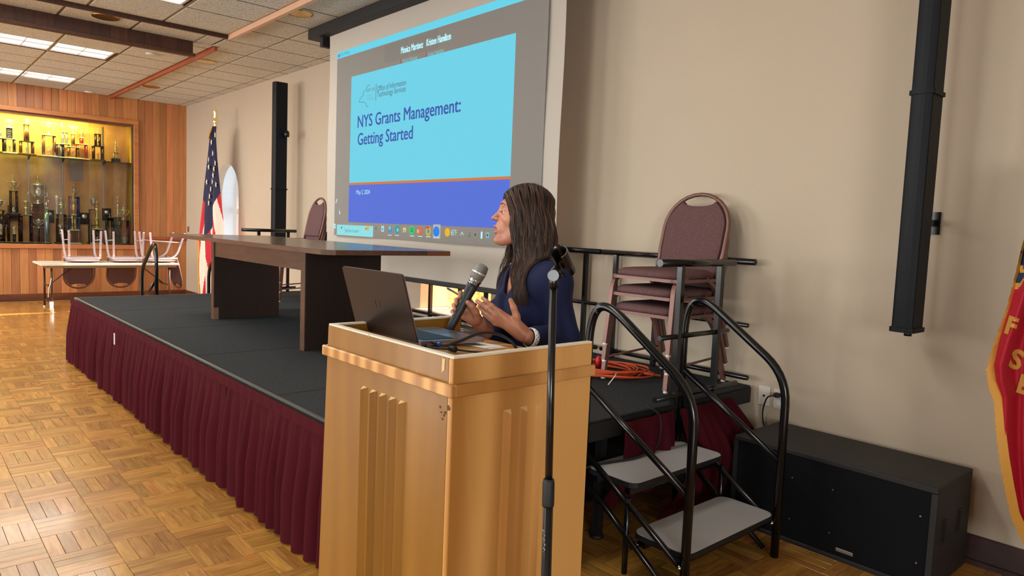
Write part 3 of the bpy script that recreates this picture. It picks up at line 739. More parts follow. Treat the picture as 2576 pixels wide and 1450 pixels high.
x, z = SXZ(855, 536); MB().prism([(0, .035), (0, -.02), (.012, -.008), (.026, -.008)], .0006, mtx=Matrix.Translation((x-.01, YI-.002, z)) @ Matrix.Rotation(pi/2, 4, 'X')).build('mouse_pointer', WHT, scr)
x, z = SXZ(847, 506); MB().tube([Vector((x-.01, YI-.002, z-.02)), Vector((x+.012, YI-.002, z+.02))], .005, 5).build('pencil_mark', WHT, scr)
# ================================================================== COLUMN SPEAKERS
def column_speaker(x, yc, z0, z1, joint, label, wd=.095, dp=.14, wall=YN, br=None):
    t = thing('column_loudspeaker', label, 'loudspeaker', (x, yc, z0), group='black column loudspeakers')
    prof = [(-wd/2, dp/2), (wd/2, dp/2), (wd/2, -dp/2+.02)] + [(wd/2*cos(a), -dp/2+.02-.02*sin(a)) for a in [pi*k/8 for k in range(1, 8)]] + [(-wd/2, -dp/2+.02)]
    MB().prism(prof, z1-z0, mtx=Matrix.Translation((x, yc, z0))).build('cabinet', M['speaker_blue'], t)
    cap = [(a*1.16, b*1.1) for a, b in prof]
    m = MB().prism(cap, .022, mtx=Matrix.Translation((x, yc, z0-.006)))
    m.build('end_cap', M['speaker_blue'], t)
    MB().prism(cap, .02, mtx=Matrix.Translation((x, yc, joint-.01))).build('joint_collar', M['speaker_blue'], t)
    for zb in (br or (z0+.5, z1-.4)):
        MB().box((x-.02, yc+dp/2, zb), (x+.02, wall-.002, zb+.03)).box((x-.035, wall-.008, zb-.04), (x+.035, wall-.002, zb+.07)).build('wall_bracket', M['black'], t)
    MB().lathe([(.018, -.02), (.018, 0)], (x+.01, yc, z0-.006), 10).build('cable_gland', M['black'], t)
    return t
M['speaker_blue'] = mat('speaker_shell', (5, 12, 21), .55, spec=.25, bump=.05, bscale=300)
column_speaker(-1.245, 3.63, 1.095, 3.30, 2.20, 'tall black column loudspeaker on the wall above the large subwoofer')
t = column_speaker(-9.25, 3.98, 1.15, 3.30, 1.9, 'tall black column loudspeaker on the wall between the window and the screen', .13, .17, YF, br=(1.17,))
MB().tube([(-9.21, 4.02, 2.60), (-9.14, 4.03, 2.60)], .01, 8).lathe([(.03, -.035), (.035, 0), (.03, .04), (.0001, .06)], (-9.12, 4.03, 2.62), 12).build('junction_box', M['black'], t)
# ================================================================== SUBWOOFER CABINET
M['cab_grille'] = mat('cab_grille', (9, 11, 17), .8, spec=.2, bump=.4, bscale=700)
cx0, cx1, cy0, cy1, cz = -1.925, -.958, 3.335, 3.80, .468
sub = thing('subwoofer_cabinet', 'large black subwoofer cabinet on the floor against the wall', 'loudspeaker', ((cx0+cx1)/2, (cy0+cy1)/2, 0))
MB().box((cx0, cy0+.012, 0.0), (cx1, cy1, cz), bev=.010, seg=2).build('cabinet', M['black_paint'], sub)
MB().box((cx0+.022, cy0-.002, .02), (cx1-.022, cy0+.012, cz-.022), bev=.003).build('grille', M['cab_grille'], sub)
MB().box((cx0, cy0-.008, cz-.024), (cx1, cy0+.02, cz), bev=.004).box((cx0, cy0-.008, 0), (cx1, cy0+.02, .022), bev=.004).box((cx0, cy0-.008, .022), (cx0+.024, cy0+.02, cz-.024)).box((cx1-.024, cy0-.008, .022), (cx1, cy0+.02, cz-.024)).build('front_frame', M['black_paint'], sub)
for yy in (3.44, 3.64):
    MB().box((cx1-.001, yy-.028, .20), (cx1+.003, yy+.028, .31), bev=.004).build('handle_cup', M['black_matte'], sub)
    MB().box((cx1+.003, yy-.012, .21), (cx1+.006, yy+.012, .30)).build('handle_recess', mat('deep_black', (5, 6, 10), .8), sub)  # raised black plate standing for the shade inside the handle
MB().box((-1.365, cy0-.006, .045), (-1.285, cy0-.002, .062), bev=.002).build('name_badge', mat('badge', (150, 138, 128), .4, .5), sub)
for sx_ in (-1.6, -1.40, -1.02):
    for sz_ in (.12, .33): MB().lathe([(.004, -.001), (.004, .001)], (sx_, cy0-.003, sz_), 8, mtx=Matrix.Rotation(pi/2, 4, 'X')).build('grille_screw', M['steel'], sub)
# wall plates
M['plate'] = mat('wall_plate', (214, 204, 194), .4)
for xo, lab, nm in ((-2.06, 'white wall plate with a single small jack, left of the power outlet', 'jack_plate'), (-1.965, 'white power outlet with a black plug, above the subwoofer', 'power_outlet')):
    t = thing(nm, lab, 'wall outlet', (xo, YN-.003, .58))
    MB().box((xo-.037, YN-.006, .522), (xo+.037, YN-.001, .638), bev=.002).build('plate', M['plate'], t)
    if nm == 'jack_plate': MB().box((xo-.006, YN-.008, .575), (xo+.006, YN-.005, .587)).build('jack', M['black_matte'], t)
    else:
        for zz in (.556, .604):
            MB().box((xo-.015, YN-.009, zz-.015), (xo+.015, YN-.005, zz+.015), bev=.003).build('socket', M['white_plastic'], t)
    for zz in (.53, .63): MB().lathe([(.003, 0), (.003, .001)], (xo, YN-.0065, zz), 6, mtx=Matrix.Rotation(pi/2, 4, 'X')).build('screw', M['steel'], t)
cw = MB().tube(bend([(-1.967, YN-.044, .605), (-2.01, YN-.06, .595), (-2.035, YN-.04, .54), (-2.05, YN-.03, .49), (-2.04, YN-.03, .42), (-2.0, YN-.04, .38), (-1.9, 3.79, .36)], .05), .0045, 7).build('power_cord', M['black_matte'], sub)
MB().box((-1.985, YN-.045, .592), (-1.95, YN-.009, .618), bev=.005).build('plug', M['black_matte'], cw)
# outlet low behind the chair stack
t = thing('power_outlet', 'grey wall outlet low behind the right chair stack', 'wall outlet', (-3.12, YN-.003, .98))
p = onY(1660, 833, YN-.004)
MB().box((p.x-.035, YN-.006, p.z-.055), (p.x+.035, YN-.001, p.z+.055), bev=.002).build('plate', M['steel'], t)
MB().box((p.x-.012, YN-.009, p.z-.03), (p.x+.012, YN-.005, p.z+.03), bev=.002).build('socket', M['black_matte'], t)
t.location = (p.x, YN-.003, p.z)
for c in t.children: c.matrix_parent_inverse = Matrix.Translation(t.location).inverted()
# thermostat-like little brown mark near the trophy wall corner
p = onY(473, 577, YF-.01)
tag(MB().box((p.x-.03, YF-.012, p.z-.05), (p.x+.03, YF-.001, p.z+.05), bev=.003).build('wall_switch', M['base_wood']), 'small brown wall switch at the corner by the trophy wall', 'switch')
# ================================================================== CONFERENCE TABLE
M['walnut'] = wood('walnut_laminate', (50, 34, 25), (74, 52, 38), .28, (.5, 5, 5), 4, 'Object', coat=.3)
M['walnut_v'] = wood('walnut_panel', (34, 25, 22), (48, 34, 28), .4, (4, 4, .5), 4, 'Object')
M['walnut_edge'] = wood('walnut_edge', (74, 50, 36), (98, 68, 50), .35, (1, 6, 6), 4, 'Object')
TX0, TX1, TY0, TY1, TZ = -6.72, -3.765, 1.90, 2.80, 1.337
tb = thing('conference_table', 'long dark walnut conference table standing on the stage', 'table', (-5.3, 2.37, HS))
tp = [(TX0, TY0), (TX1-.04, TY0-.005), (TX1+.02, TY0+.06), (TX1+.02, TY1-.02), (TX1-.02, TY1), (TX0, TY1)]
MB().prism(tp, .03, mtx=Matrix.Translation((0, 0, TZ-.031))).build('tabletop', M['walnut'], tb)
ins = [(a+(.0015 if a < -5 else -.0015), b) for a, b in tp]
MB().prism([(a+( -.002 if a < -5 else .002), b+(-.002 if b < 2.3 else .002)) for a, b in tp], .027, mtx=Matrix.Translation((0, 0, TZ-.030))).build('edge_band', M['walnut_edge'], tb)
MB().box((TX1+.0185, 2.60, TZ-.029), (TX1+.0235, TY1-.02, TZ-.002)).build('worn_edge', mat('worn_edge', (128, 74, 46), .5), tb)
for x0, x1 in ((-6.21, -6.15), (-4.475, -4.41)):
    MB().box((x0, 2.092, HS), (x1, 2.665, TZ-.031), bev=.002).build('leg', M['walnut_v'], tb)
    MB().box((x0, 2.088, HS), (x1, 2.092, TZ-.031)).build('leg_edge', M['walnut_edge'], tb)
MB().box((-6.15, 2.098, 1.165), (-4.475, 2.122, TZ-.031)).build('modesty_panel', M['walnut_edge'], tb)
for x0 in (-6.15, ): MB().box((x0-.001, 2.089, HS), (x0+.004, 2.13, HS+.10)).build('worn_corner', mat('worn_corner', (122, 92, 66), .6), tb)
# ================================================================== BANQUET CHAIRS
M['fabric'] = mat('mauve_fabric', (98, 72, 72), .9, var=.14, vscale=90, bump=.2, bscale=300, spec=.15)
M['copper'] = mat('copper_vein_metal', (118, 84, 76), .38, .35, .5, var=.10, vscale=120)
M['glide'] = M['white_plastic']
def banquet_chair(label):
    t = thing('banquet_chair', label, 'chair', (0, 0, 0))
    W, D0, D1 = .205, -.20, .19
    for s in (-1, 1):
        fl = bend([(s*.215, D0-.035, .012), (s*W, D0+.0, .405), (s*W, D0+.10, .425)], .06)
        MB().tube(fl, .012, flat=(.026, .022)).build('leg', M['copper'], t, True)
        rl = bend([(s*.215, D1+.12, .012), (s*W, D1-.0, .36), (s*W, D1-.12, .425)], .08)
        MB().tube(rl, .012, flat=(.026, .022)).build('leg', M['copper'], t, True)
        for (gx, gy) in ((s*.215, D0-.035), (s*.215, D1+.12)):
            MB().lathe([(.013, 0), (.013, .010), (.008, .016)], (gx, gy, 0), 10).build('glide', M['glide'], t, True)
        MB().tube([(s*(W+.006), D0-.026, .13), (s*(W+.006), D1+.085, .16)], .007, 6).build('stretcher', M['copper'], t, True)
    fr = []
    for sx, sy, ys in ((-1, -1, D0-.01), (1, -1, D0-.01), (1, 1, D1+.01), (-1, 1, D1+.01)): fr.append((sx*.218, ys, .415))
    loop = bend([((fr[0][0]+fr[1][0])/2, fr[0][1], .415)]+[fr[1], fr[2], fr[3], fr[0]]+[((fr[0][0]+fr[1][0])/2, fr[0][1], .415)], .05)[:-1]
    MB().tube(loop, .01, closed=True, flat=(.022, .018)).build('seat_frame', M['copper'], t, True)
    # cushion
    n = 28; rows = []
    for z, k in ((.421, .90), (.425, 1.0), (.438, 1.025), (.454, 1.0), (.466, .90), (.472, .70), (.474, .35)):
        ring = []
        for j in range(n):
            a = 2*pi*j/n; ca, sa = cos(a), sin(a); e = 2/5.0
            x_ = .212*k*abs(ca)**e*(1 if ca > 0 else -1); y_ = -.006+.207*k*abs(sa)**e*(1 if sa > 0 else -1)
            ring.append(Vector((x_, y_, z)))
        rows.append(ring)
    mb = MB().grid(rows, closed_u=True); mb.bm.faces.new([mb.bm.verts[len(mb.bm.verts)-n+j] if False else v for j, v in enumerate(list(mb.bm.verts)[-n:])])
    mb.bm.faces.new(list(mb.bm.verts)[:n][::-1]); mb.build('seat', M['fabric'], t, True)
    # back: plane leaning backwards; local (u, v) -> x, y(v), z(v)
    B0 = Vector((0, D1+.005, .43)); up = Vector((0, .215, .97)).normalized(); nrm = Vector((0, -.97, .215)).normalized()
    def bp(u, v, d=0): return B0+Vector((u, 0, 0))+up*v+nrm*d
    H = .505; R = .213; archo = [(-R*.93, -.03), (-R, .16), (-R, H-R)] + [(-R*cos(a), H-R+R*sin(a)) for a in [pi*k/14 for k in range(1, 14)]] + [(R, H-R), (R, .16), (R*.93, -.03)]
    MB().tube([bp(u, v, .004) for u, v in archo], .0125, 9).build('back_frame', M['copper'], t, True)
    r2 = R-.016; dip = [( .110*cos(a), H-.046-.030*sin(a)) for a in [pi*k/10 for k in range(11)]]
    top_r = [(r2*cos(a), H-R+r2*sin(a)) for a in [pi*k/24 for k in range(0, 8)]]
    top_l = [(-u, v) for u, v in top_r[::-1]]
    outline = [(-r2*.96, .07), (r2*.96, .07), (r2, .16)] + top_r + dip + top_l + [(-r2, .16)]
    from mathutils.geometry import tessellate_polygon
    bm = bmesh.new(); nO = len(outline); cu, cv = 0, .25
    layers = [( .022, .90), (.018, .98), (.0, 1.0), (-.012, 1.0), (-.020, .97)]
    VV = [[bm.verts.new(bp(cu+(u-cu)*k, cv+(v-cv)*k, d)) for u, v in outline] for d, k in layers]
    for i in range(len(VV)-1):
        for j in range(nO): bm.faces.new((VV[i][j], VV[i][(j+1) % nO], VV[i+1][(j+1) % nO], VV[i+1][j]))
    tr_ = tessellate_polygon([[Vector((u, v, 0)) for u, v in outline]])
    for a, b, c in tr_:
        bm.faces.new((VV[0][a], VV[0][b], VV[0][c])); bm.faces.new((VV[-1][c], VV[-1][b], VV[-1][a]))
    mb = MB(); mb.bm.free(); mb.bm = bm; mb.build('backrest', M['fabric'], t, True)
    return t
chair0 = banquet_chair('x')
def drop_stretchers(o):
    for ch in [c for c in bpy.data.objects if c.parent == o and c.name.startswith('stretcher')]: bpy.data.objects.remove(ch)
def place_chair(first, loc, rot, label, group=None):
    o = chair0 if first else copy_tree(chair0)
    o['label'] = label
    if group: o['group'] = group
    o.location = loc; o.scale = (1, 1, 1)
    o.rotation_euler = rot if isinstance(rot, (tuple, list)) else (0, 0, rot)
    return o
RS = atan2(-.30, .955)   # local -Y turned to (-.30,-.955)
rz = 0.0
for k, nm in enumerate(('lowest', 'middle', 'topmost')):
    place_chair(k == 0, (-2.525+.006*k, 3.465-.006*k, HS+.103*k), rz, f'{nm} mauve banquet chair in the right stack beside the steps', 'right stack of banquet chairs') if k == 0 else drop_stretchers(place_chair(False, (-2.525+.006*k, 3.465-.006*k, HS+.103*k), rz, f'{nm} mauve banquet chair in the right stack beside the steps', 'right stack of banquet chairs'))
for o_ in bpy.data.objects:
    if o_.get('group') == 'right stack of banquet chairs': o_.scale = (1.06, 1.06, 1.0)
rz2 = -atan2(.05, 1)
for k, nm in enumerate(('lowest', 'middle', 'topmost')):
    ch_ = place_chair(False, (-7.40, 3.37, HS+.100*k), rz2, f'{nm} mauve banquet chair in the left stack behind the conference table', 'left stack of banquet chairs')
    if k: drop_stretchers(ch_)
# ================================================================== FOLDING TABLE WITH UPTURNED CHAIRS
FZ = .712
M['ftop'] = mat('folding_table_top', (226, 216, 196), .35, var=.03)
ft = thing('folding_table', 'long pale folding banquet table in front of the trophy wall', 'table', (-12.58, 2.65, 0))
MB().box((-12.97, 1.70, FZ-.028), (-12.20, 3.60, FZ), bev=.006, seg=2).build('tabletop', M['ftop'], ft)
MB().box((-12.95, 1.74, FZ-.062), (-12.93, 3.56, FZ-.029)).box((-12.235, 1.74, FZ-.062), (-12.215, 3.56, FZ-.029)).build('apron', M['tee'], ft)
M['leg_brown'] = mat('brown_leg_metal', (70, 50, 42), .4, .5)
for ya, s in ((1.84, 1), (3.46, -1)):
    for x in (-12.90, -12.26):
        MB().tube([(x, ya, FZ-.03), (x, ya, 0)], .014, 8).build('leg', M['leg_brown'], ft)
        MB().lathe([(.02, 0), (.02, .02), (.015, .025)], (x, ya, 0), 8).build('foot', M['white_plastic'], ft)
    MB().tube([(-12.90, ya, .12), (-12.26, ya, .12)], .010, 6).build('leg_crossbar', M['leg_brown'], ft)
    MB().tube([(-12.58, ya, .36), (-12.58, ya+s*.36, FZ-.04)], .009, 6).tube([(-12.90, ya, .36), (-12.26, ya, .36)], .009, 6).build('folding_brace', M['leg_brown'], ft)
MB().tube([(-12.25, 1.835, .50), (-12.235, 1.82, .42), (-12.255, 1.80, .34), (-12.24, 1.79, .22)], .006, 6).lathe([(.03, 0), (.022, .03), (.026, .12)], (-12.235, 1.83, .03), 8).build('taped_cord', M['white_plastic'], ft)
M['pale_metal'] = mat('pale_lilac_metal', (206, 186, 190), .35, .3)  # paler copy of the chair metal, sunlight put into its colour
M['pale_seat'] = mat('pale_seat_fabric', (178, 158, 162), .8)  # pale underside tone and sunlight put into the upturned seats
for (x, y, r, lab) in ((-12.62, 2.30, -pi/2, 'leftmost banquet chair lying upside down on the folding table'), (-12.62, 2.90, -pi/2, 'middle banquet chair lying upside down on the folding table'), (-12.56, 3.40, pi+.12, 'rightmost banquet chair lying upside down on the end of the folding table, sunlit')):
    c = place_chair(False, (x, y, FZ+.491), (pi, 0, r), lab, 'chairs upside down on the folding table')
    for ch in bpy.data.objects:
        if ch.parent == c and ch.name.split('.')[0] in ('leg', 'seat_frame', 'stretcher', 'seat', 'back_frame'):
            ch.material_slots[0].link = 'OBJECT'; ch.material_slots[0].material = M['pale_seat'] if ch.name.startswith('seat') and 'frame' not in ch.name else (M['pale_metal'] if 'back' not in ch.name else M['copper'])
# ================================================================== FLAGS
from mathutils.bvhtree import BVHTree
def cloth_tree(P_):
    V_ = [p for row in P_ for p in row]; n_ = len(P_[0])
    return BVHTree.FromPolygons(V_, [(i*n_+j, i*n_+j+1, (i+1)*n_+j+1, (i+1)*n_+j) for i in range(len(P_)-1) for j in range(n_-1)])
def onto(tree, p, gap=.003):
    """lay a point on the front of a cloth"""
    d = (p-O).normalized(); hit = tree.ray_cast(O, d)[0]
    if hit is None: hit = tree.find_nearest(p)[0]
    return hit-(hit-O).normalized()*gap
us = thing('national_flag', 'American flag draped on a brass-topped pole beside the arched window', 'flag', (-11.55, 3.9, .0))
p0 = Vector((-11.49, 3.9, 0)); 
MB().tube([(-11.50, 3.92, .02), (-11.50, 3.92, 2.86)], .014, 8).build('pole', mat('pole_wood', (150, 100, 50), .3), us)
MB().lathe([(.13, 0), (.13, .03), (.05, .06), (.02, .1)], (-11.50, 3.92, 0), 16).build('base', M['brass'], us)
MB().lathe([(.018, 2.85), (.035, 2.88), (.018, 2.92), (.03, 2.95), (.05, 2.99), (.02, 3.0), (.03, 3.04), (.022, 3.09), (.035, 3.12), (.012, 3.17), (.0001, 3.20)], (-11.50, 3.92, 0), 12).build('finial', M['gold'], us)
fl = [(318, 537, 543), (340, 531, 543), (400, 526, 545), (460, 520, 549), (520, 515, 553), (560, 511, 556), (600, 508, 557), (640, 510, 556), (690, 511, 552), (742, 514, 547), (752, 518, 546)]
M['navy'] = mat('flag_navy', (32, 34, 66), .8); M['fred'] = mat('flag_red', (190, 32, 46), .8); M['fwhite'] = mat('flag_white', (226, 214, 200), .8); M['fringe'] = mat('gold_fringe', (206, 150, 62), .7, bump=.4, bscale=200)
P = []; nC = 110; rowsY = []
for i in range(140):
    t_ = i/139; yy = 318+(752-318)*t_
    for q in range(len(fl)-1):
        if fl[q][0] <= yy <= fl[q+1][0]: break
    f_ = (yy-fl[q][0])/(fl[q+1][0]-fl[q][0]); xa = fl[q][1]*(1-f_)+fl[q+1][1]*f_; xb = fl[q][2]*(1-f_)+fl[q+1][2]*f_
    row = []
    for j in range(nC+1):
        s = j/nC; p = onY(xa+(xb-xa)*s, yy, 3.90)
        dd = (.02+.05*t_)*sin(s*5*pi+t_*2.0)+.05*sin(pi*s)*min(1, t_*3)
        row.append(Vector((p.x+.1*dd, 3.90-dd, p.z)))
    P.append(row)
flagmats = [M['navy'], M['fred'], M['fwhite']]
def fm(i, j):
    t_ = i/139; s = j/nC
    lim = .64 - .34*abs(s-.45)*(1.4 if s > .45 else .9) - (.10 if s < .12 else 0)
    if t_ < lim: return 0
    q = s*6.2 + (t_-.5)*(-3.2 if s > .45 else 3.4)
    return 1 if int(math.floor(q)) % 2 == 0 else 2
mb = MB(); mb.mats = flagmats; mb.grid(P, matfn=fm).build('flag_cloth', None, us)
ust = cloth_tree(P)
for (sx_, sy_) in ((535, 386), (525, 402), (525, 420), (538, 425), (536, 441), (541, 340), (532, 358), (534, 457), (543, 465), (520, 458), (530, 476), (527, 494), (525, 511), (541, 411)):
    c = onto(ust, onY(sx_, sy_, 3.81), .012); st = MB()
    pts = [(cos(pi/2+k*pi/5+.2)*(.045 if k % 2 == 0 else .018), sin(pi/2+k*pi/5+.2)*(.055 if k % 2 == 0 else .022)) for k in range(10)]
    st.prism(pts, .003, mtx=Matrix.Translation(c) @ Matrix.Rotation(pi/2, 4, 'X')).build('star', M['fwhite'], us)
MB().tube([P[i][0]+Vector((-.01, -.01, 0)) for i in range(90, 140, 2)], .014, 6).build('fringe', M['fringe'], us)
MB().tube([(-11.49, 3.86, 2.85), (-11.52, 3.84, 2.78), (-11.53, 3.83, 2.70)], .015, 6).build('tassel', M['fringe'], us)
# organisation flag on the right
rf = thing('organisation_flag', 'red flag with gold lettering and gold fringe at the right edge of the picture', 'flag', (-.60, 3.62, 0))
fo_ = [(560, 2590), (600, 2578), (680, 2562), (760, 2544), (860, 2513), (920, 2500), (960, 2506), (1000, 2521), (1080, 2527), (1150, 2536), (1220, 2548), (1290, 2562), (1350, 2590), (1400, 2605)]
def edge_x(yy):
    for q in range(len(fo_)-1):
        if fo_[q][0] <= yy <= fo_[q+1][0]:
            f_ = (yy-fo_[q][0])/(fo_[q+1][0]-fo_[q][0]); return fo_[q][1]*(1-f_)+fo_[q+1][1]*f_
    return fo_[-1][1]
M['flag_red2'] = mat('flag_crimson', (178, 18, 44), .6, spec=.3)
M['flag_blue2'] = mat('flag_blue', (20, 44, 84), .7)
P = []
for i in range(190):
    yy = 400+(1400-400)*i/189; xe = edge_x(max(yy, 560))+max(0, 560-yy)*.28; row = []
    for j in range(121):
        s = j/120; px_ = xe+(2706-xe)*s; d = 2.86+.045*sin(s*9+yy*.004)+.03*sin(s*21+yy*.01)
        row.append(dep(px_, yy, d))
    P.append(row)
def rfm(i, j):
    p = P[i][j]; c = dep(2683, 650, 2.86); q_ = (p-c).length; return 1 if q_ < .205 else (2 if q_ < .222 else 0)
mb = MB(); mb.mats = [M['flag_red2'], M['flag_blue2'], M['fringe']]; mb.grid(P, matfn=rfm).build('flag_cloth', None, rf)
rft = cloth_tree(P)
fr = []
for i in range(30, 190):
    a = P[i][0]; out = (dep(2400, 400+1000*i/189, 2.86)-a).normalized(); wv = .0025*sin(i*2.9)+.0015*sin(i*1.3); k_ = min(1, (i-30)/60)
    dwn = Vector((0, 0, -1))
    fr.append([a-out*.004, a+out*(.010+wv)*(.3+.7*k_)+dwn*.006, a+out*(.026+wv)*(.2+.8*k_)+dwn*.020])
MB().grid(fr).build('fringe', M['fringe'], rf)
def fl_letter(ch, px_, py_, h, ang):
    ux = _r*cos(ang)+_u*sin(ang); uy = -_r*sin(ang)+_u*cos(ang)
    o_ = text_mesh('lettering', ch, h, dep(px_, py_, 2.78), ux, uy, M['fringe'], rf, bold=.004, align='LEFT')
    bm = bmesh.new(); bm.from_mesh(o_.data); bmesh.ops.triangulate(bm, faces=bm.faces[:]); bmesh.ops.subdivide_edges(bm, edges=bm.edges[:], cuts=2, use_grid_fill=True)
    for v in bm.verts: v.co = onto(rft, v.co, .004)
    bm.to_mesh(o_.data); bm.free(); return o_
fl_letter('F', 2526, 836, .095, -.30); fl_letter('S', 2536, 922, .105, -.30); fl_letter('E', 2556, 985, .10, -.30)
fl_letter('E', 2592, 686, .055, 1.6)
pp = dep(2706, 700, 2.86)
MB().tube([(pp.x, pp.y, 0), (pp.x, pp.y, 2.6)], .014, 8).build('pole', M['brass'], rf)
MB().lathe([(.15, 0), (.15, .03), (.05, .06), (.02, .1)], (pp.x, pp.y, 0), 16).build('base', M['brass'], rf)
# ================================================================== ORANGE CORD COIL
M['orange'] = mat('orange_cord', (196, 72, 34), .5)
co = thing('extension_cord', 'coiled orange extension cord on the stage in front of the right chair stack', 'cord', (-2.85, 3.36, HS))
rr = random.Random(5); pts = []
for k in range(9*28):
    a = 2*pi*k/28; lap = k/28; rad = .20+.025*sin(lap*2.1)+.03*sin(lap*5); sx_ = 1.15+.12*sin(lap*1.7)
    dirv = .35
    x_ = rad*sx_*cos(a)+.035*sin(lap*3.3); y_ = rad*.92*sin(a)+.03*cos(lap*2.3)
    pts.append(Vector((-2.86+x_*cos(dirv)-y_*sin(dirv), 3.33+x_*sin(dirv)+y_*cos(dirv), HS+.007+.0045*lap+.006*(1+sin(a*1.5+lap)))))
MB().tube(pts, .0062, 6).build('coil', M['orange'], co)
MB().tube([(-2.70, 3.40, HS+.03), (-2.60, 3.50, HS+.028), (-2.56, 3.52, HS+.018), (-2.63, 3.45, HS+.025)], .0062, 6).build('cord_end', M['orange'], co)
q = onZ(1505, 925, HS+.03)
MB().lathe([(.0001, 0), (.018, .003), (.02, .05), (.012, .07), (.0001, .075)], (q.x, q.y, HS+.03), 10).build('plug', mat('red_plug', (190, 24, 30), .4), co)
q = onZ(1550, 945, HS+.05)
MB().tube([q+Vector((-.02, .02, .0)), q+Vector((0, 0, .012)), q+Vector((.015, -.03, .0)), q+Vector((.02, -.09, -.04))], .003, 5).build('tie', M['white_plastic'], co)
# black cable hanging at the end of the stage and over the steps
tag(MB().tube(bend([(SE-.02, 2.86, HS+.008), (SE+.03, 2.92, HS-.03), (SE+.05, 2.90, .50), (SE+.07, 2.84, .44), (SE+.08, 2.66, .43), (SE+.03, 2.45, .43), (SE-.02, 2.3, .40), (SE-.06, 2.1, .02)], .05), .006, 7).build('cable', M['black_matte']), 'black cable drooping over the upper grey step', 'cable')
# ================================================================== LECTERN
M['maple'] = wood('lectern_veneer', (166, 112, 52), (212, 160, 94), .35, (3.5, 3.5, .35), 3.4, 'Object', ring=.62, coat=.2, contrast=(.25, .75))  # own veneer tone, lightened as though lit from the right
M['maple2'] = wood('lectern_veneer_front', (124, 82, 22), (152, 105, 36), .35, (3, 3, .25), 3.2, 'Object', ring=.12, coat=.25, contrast=(.25, .75))  # own veneer tone, darkened as the less lit front
M['raw'] = mat('chipped_wood', (222, 184, 128), .7)
M['rim_top'] = mat('worn_rim', (226, 214, 190), .35)  # rim cap paler than the panels below it
LX0, LX1, LY0, LY1 = -2.035, -1.378, 1.045, 1.555
lec = thing('lectern', 'honey coloured wooden lectern with raised rim and grooved battens, in the foreground', 'lectern', ((LX0+LX1)/2, (LY0+LY1)/2, 0))
FL = -.022  # slight splay of the left side
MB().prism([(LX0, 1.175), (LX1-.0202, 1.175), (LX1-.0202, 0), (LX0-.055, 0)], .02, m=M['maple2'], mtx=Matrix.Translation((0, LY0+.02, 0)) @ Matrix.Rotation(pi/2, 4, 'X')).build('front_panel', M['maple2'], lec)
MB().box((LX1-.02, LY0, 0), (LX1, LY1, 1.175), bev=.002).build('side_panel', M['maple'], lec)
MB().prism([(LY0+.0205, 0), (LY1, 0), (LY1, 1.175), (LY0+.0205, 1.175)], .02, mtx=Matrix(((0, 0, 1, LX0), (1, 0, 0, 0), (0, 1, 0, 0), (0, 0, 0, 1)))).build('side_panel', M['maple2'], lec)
rim = MB().box((LX0+.001, LY0+.001, 1.1755), (LX1-.001, LY0+.019, 1.181)).box((LX1-.019, LY0+.02, 1.1755), (LX1-.001, LY1-.001, 1.181)).box((LX0+.001, LY0+.02, 1.1755), (LX0+.019, LY1-.001, 1.181)).build('rim_cap', M['rim_top'], lec)
bnd = MB()
bnd.box((LX0-.016, LY0-.014, 1.080), (LX1+.014, LY0-.0005, 1.112), bev=.003).box((LX1+.0005, LY0-.0005, 1.080), (LX1+.014, LY1+.004, 1.112), bev=.003).box((LX0-.016, LY0-.0005, 1.080), (LX0-.0005, LY1+.004, 1.112), bev=.003)
bnd.build('band_moulding', M['maple'], lec)
# sloping desk: z 1.150 at the front, 1.105 at the speaker's side
mb = MB(); bm = mb.bm
vs = [bm.verts.new(p) for p in ((LX0+.02, LY0+.02, 1.146), (LX1-.02, LY0+.02, 1.146), (LX1-.02, LY1, 1.118), (LX0+.02, LY1, 1.118), (LX0+.02, LY0+.02, 1.128), (LX1-.02, LY0+.02, 1.128), (LX1-.02, LY1, 1.098), (LX0+.02, LY1, 1.098))]
for f in ((0, 1, 2, 3), (7, 6, 5, 4), (4, 5, 1, 0), (5, 6, 2, 1), (6, 7, 3, 2), (7, 4, 0, 3)): bm.faces.new([vs[i] for i in f])
mb.build('desk_board', M['maple'], lec)
MB().box((LX0+.02, LY0+.02, .55), (LX1-.02, LY1-.02, .57)).build('shelf', M['maple'], lec)
MB().box((LX0-.05, LY0-.01, 0), (LX1+.01, LY1+.005, .05), bev=.003).build('plinth', M['maple'], lec)
def desk_z(y): return 1.146-.028*(y-LY0-.02)/(LY1-LY0-.02)
def batten(tri, tops, m):
    mb = MB(); b_ = mb.bm; A = [b_.verts.new((x, y, .06)) for x, y in tri]; B = [b_.verts.new((x, y, z)) for (x, y), z in zip(tri, tops)]
    b_.faces.new(A)
    for q in range(3): b_.faces.new((A[q], A[(q+1) % 3], B[(q+1) % 3], B[q]))
    mb.build('batten', m, lec)
    mb = MB(); n_ = Vector((sum(p[0] for p in tri)/3, sum(p[1] for p in tri)/3)); mb.bm.faces.new([mb.bm.verts.new((x, y, z+.0004)) for (x, y), z in zip(tri, tops)]); mb.build('batten_end', M['raw'], lec)  # batten tops kept pale, the light on them put into their colour
for bx in (-1.800, -1.748, -1.697, -1.646, -1.598):     # battens on the front panel
    batten([(bx-.0125, LY0-.0002), (bx+.0125, LY0-.0002), (bx+.0, LY0-.016)], [1.024, 1.024, 1.017], M['maple2'])
for by in (1.228, 1.286, 1.345):
    batten([(LX1+.0002, by-.013), (LX1+.0002, by+.013), (LX1+.017, by+.002)], [1.022, 1.022, 1.012], M['maple'])
rr = random.Random(8)
def chip(pts, mname='raw'):
    mm = MB(); a = [mm.bm.verts.new(p) for p in pts]; mm.bm.faces.new(a); mm.build('worn_chip', M[mname], lec)
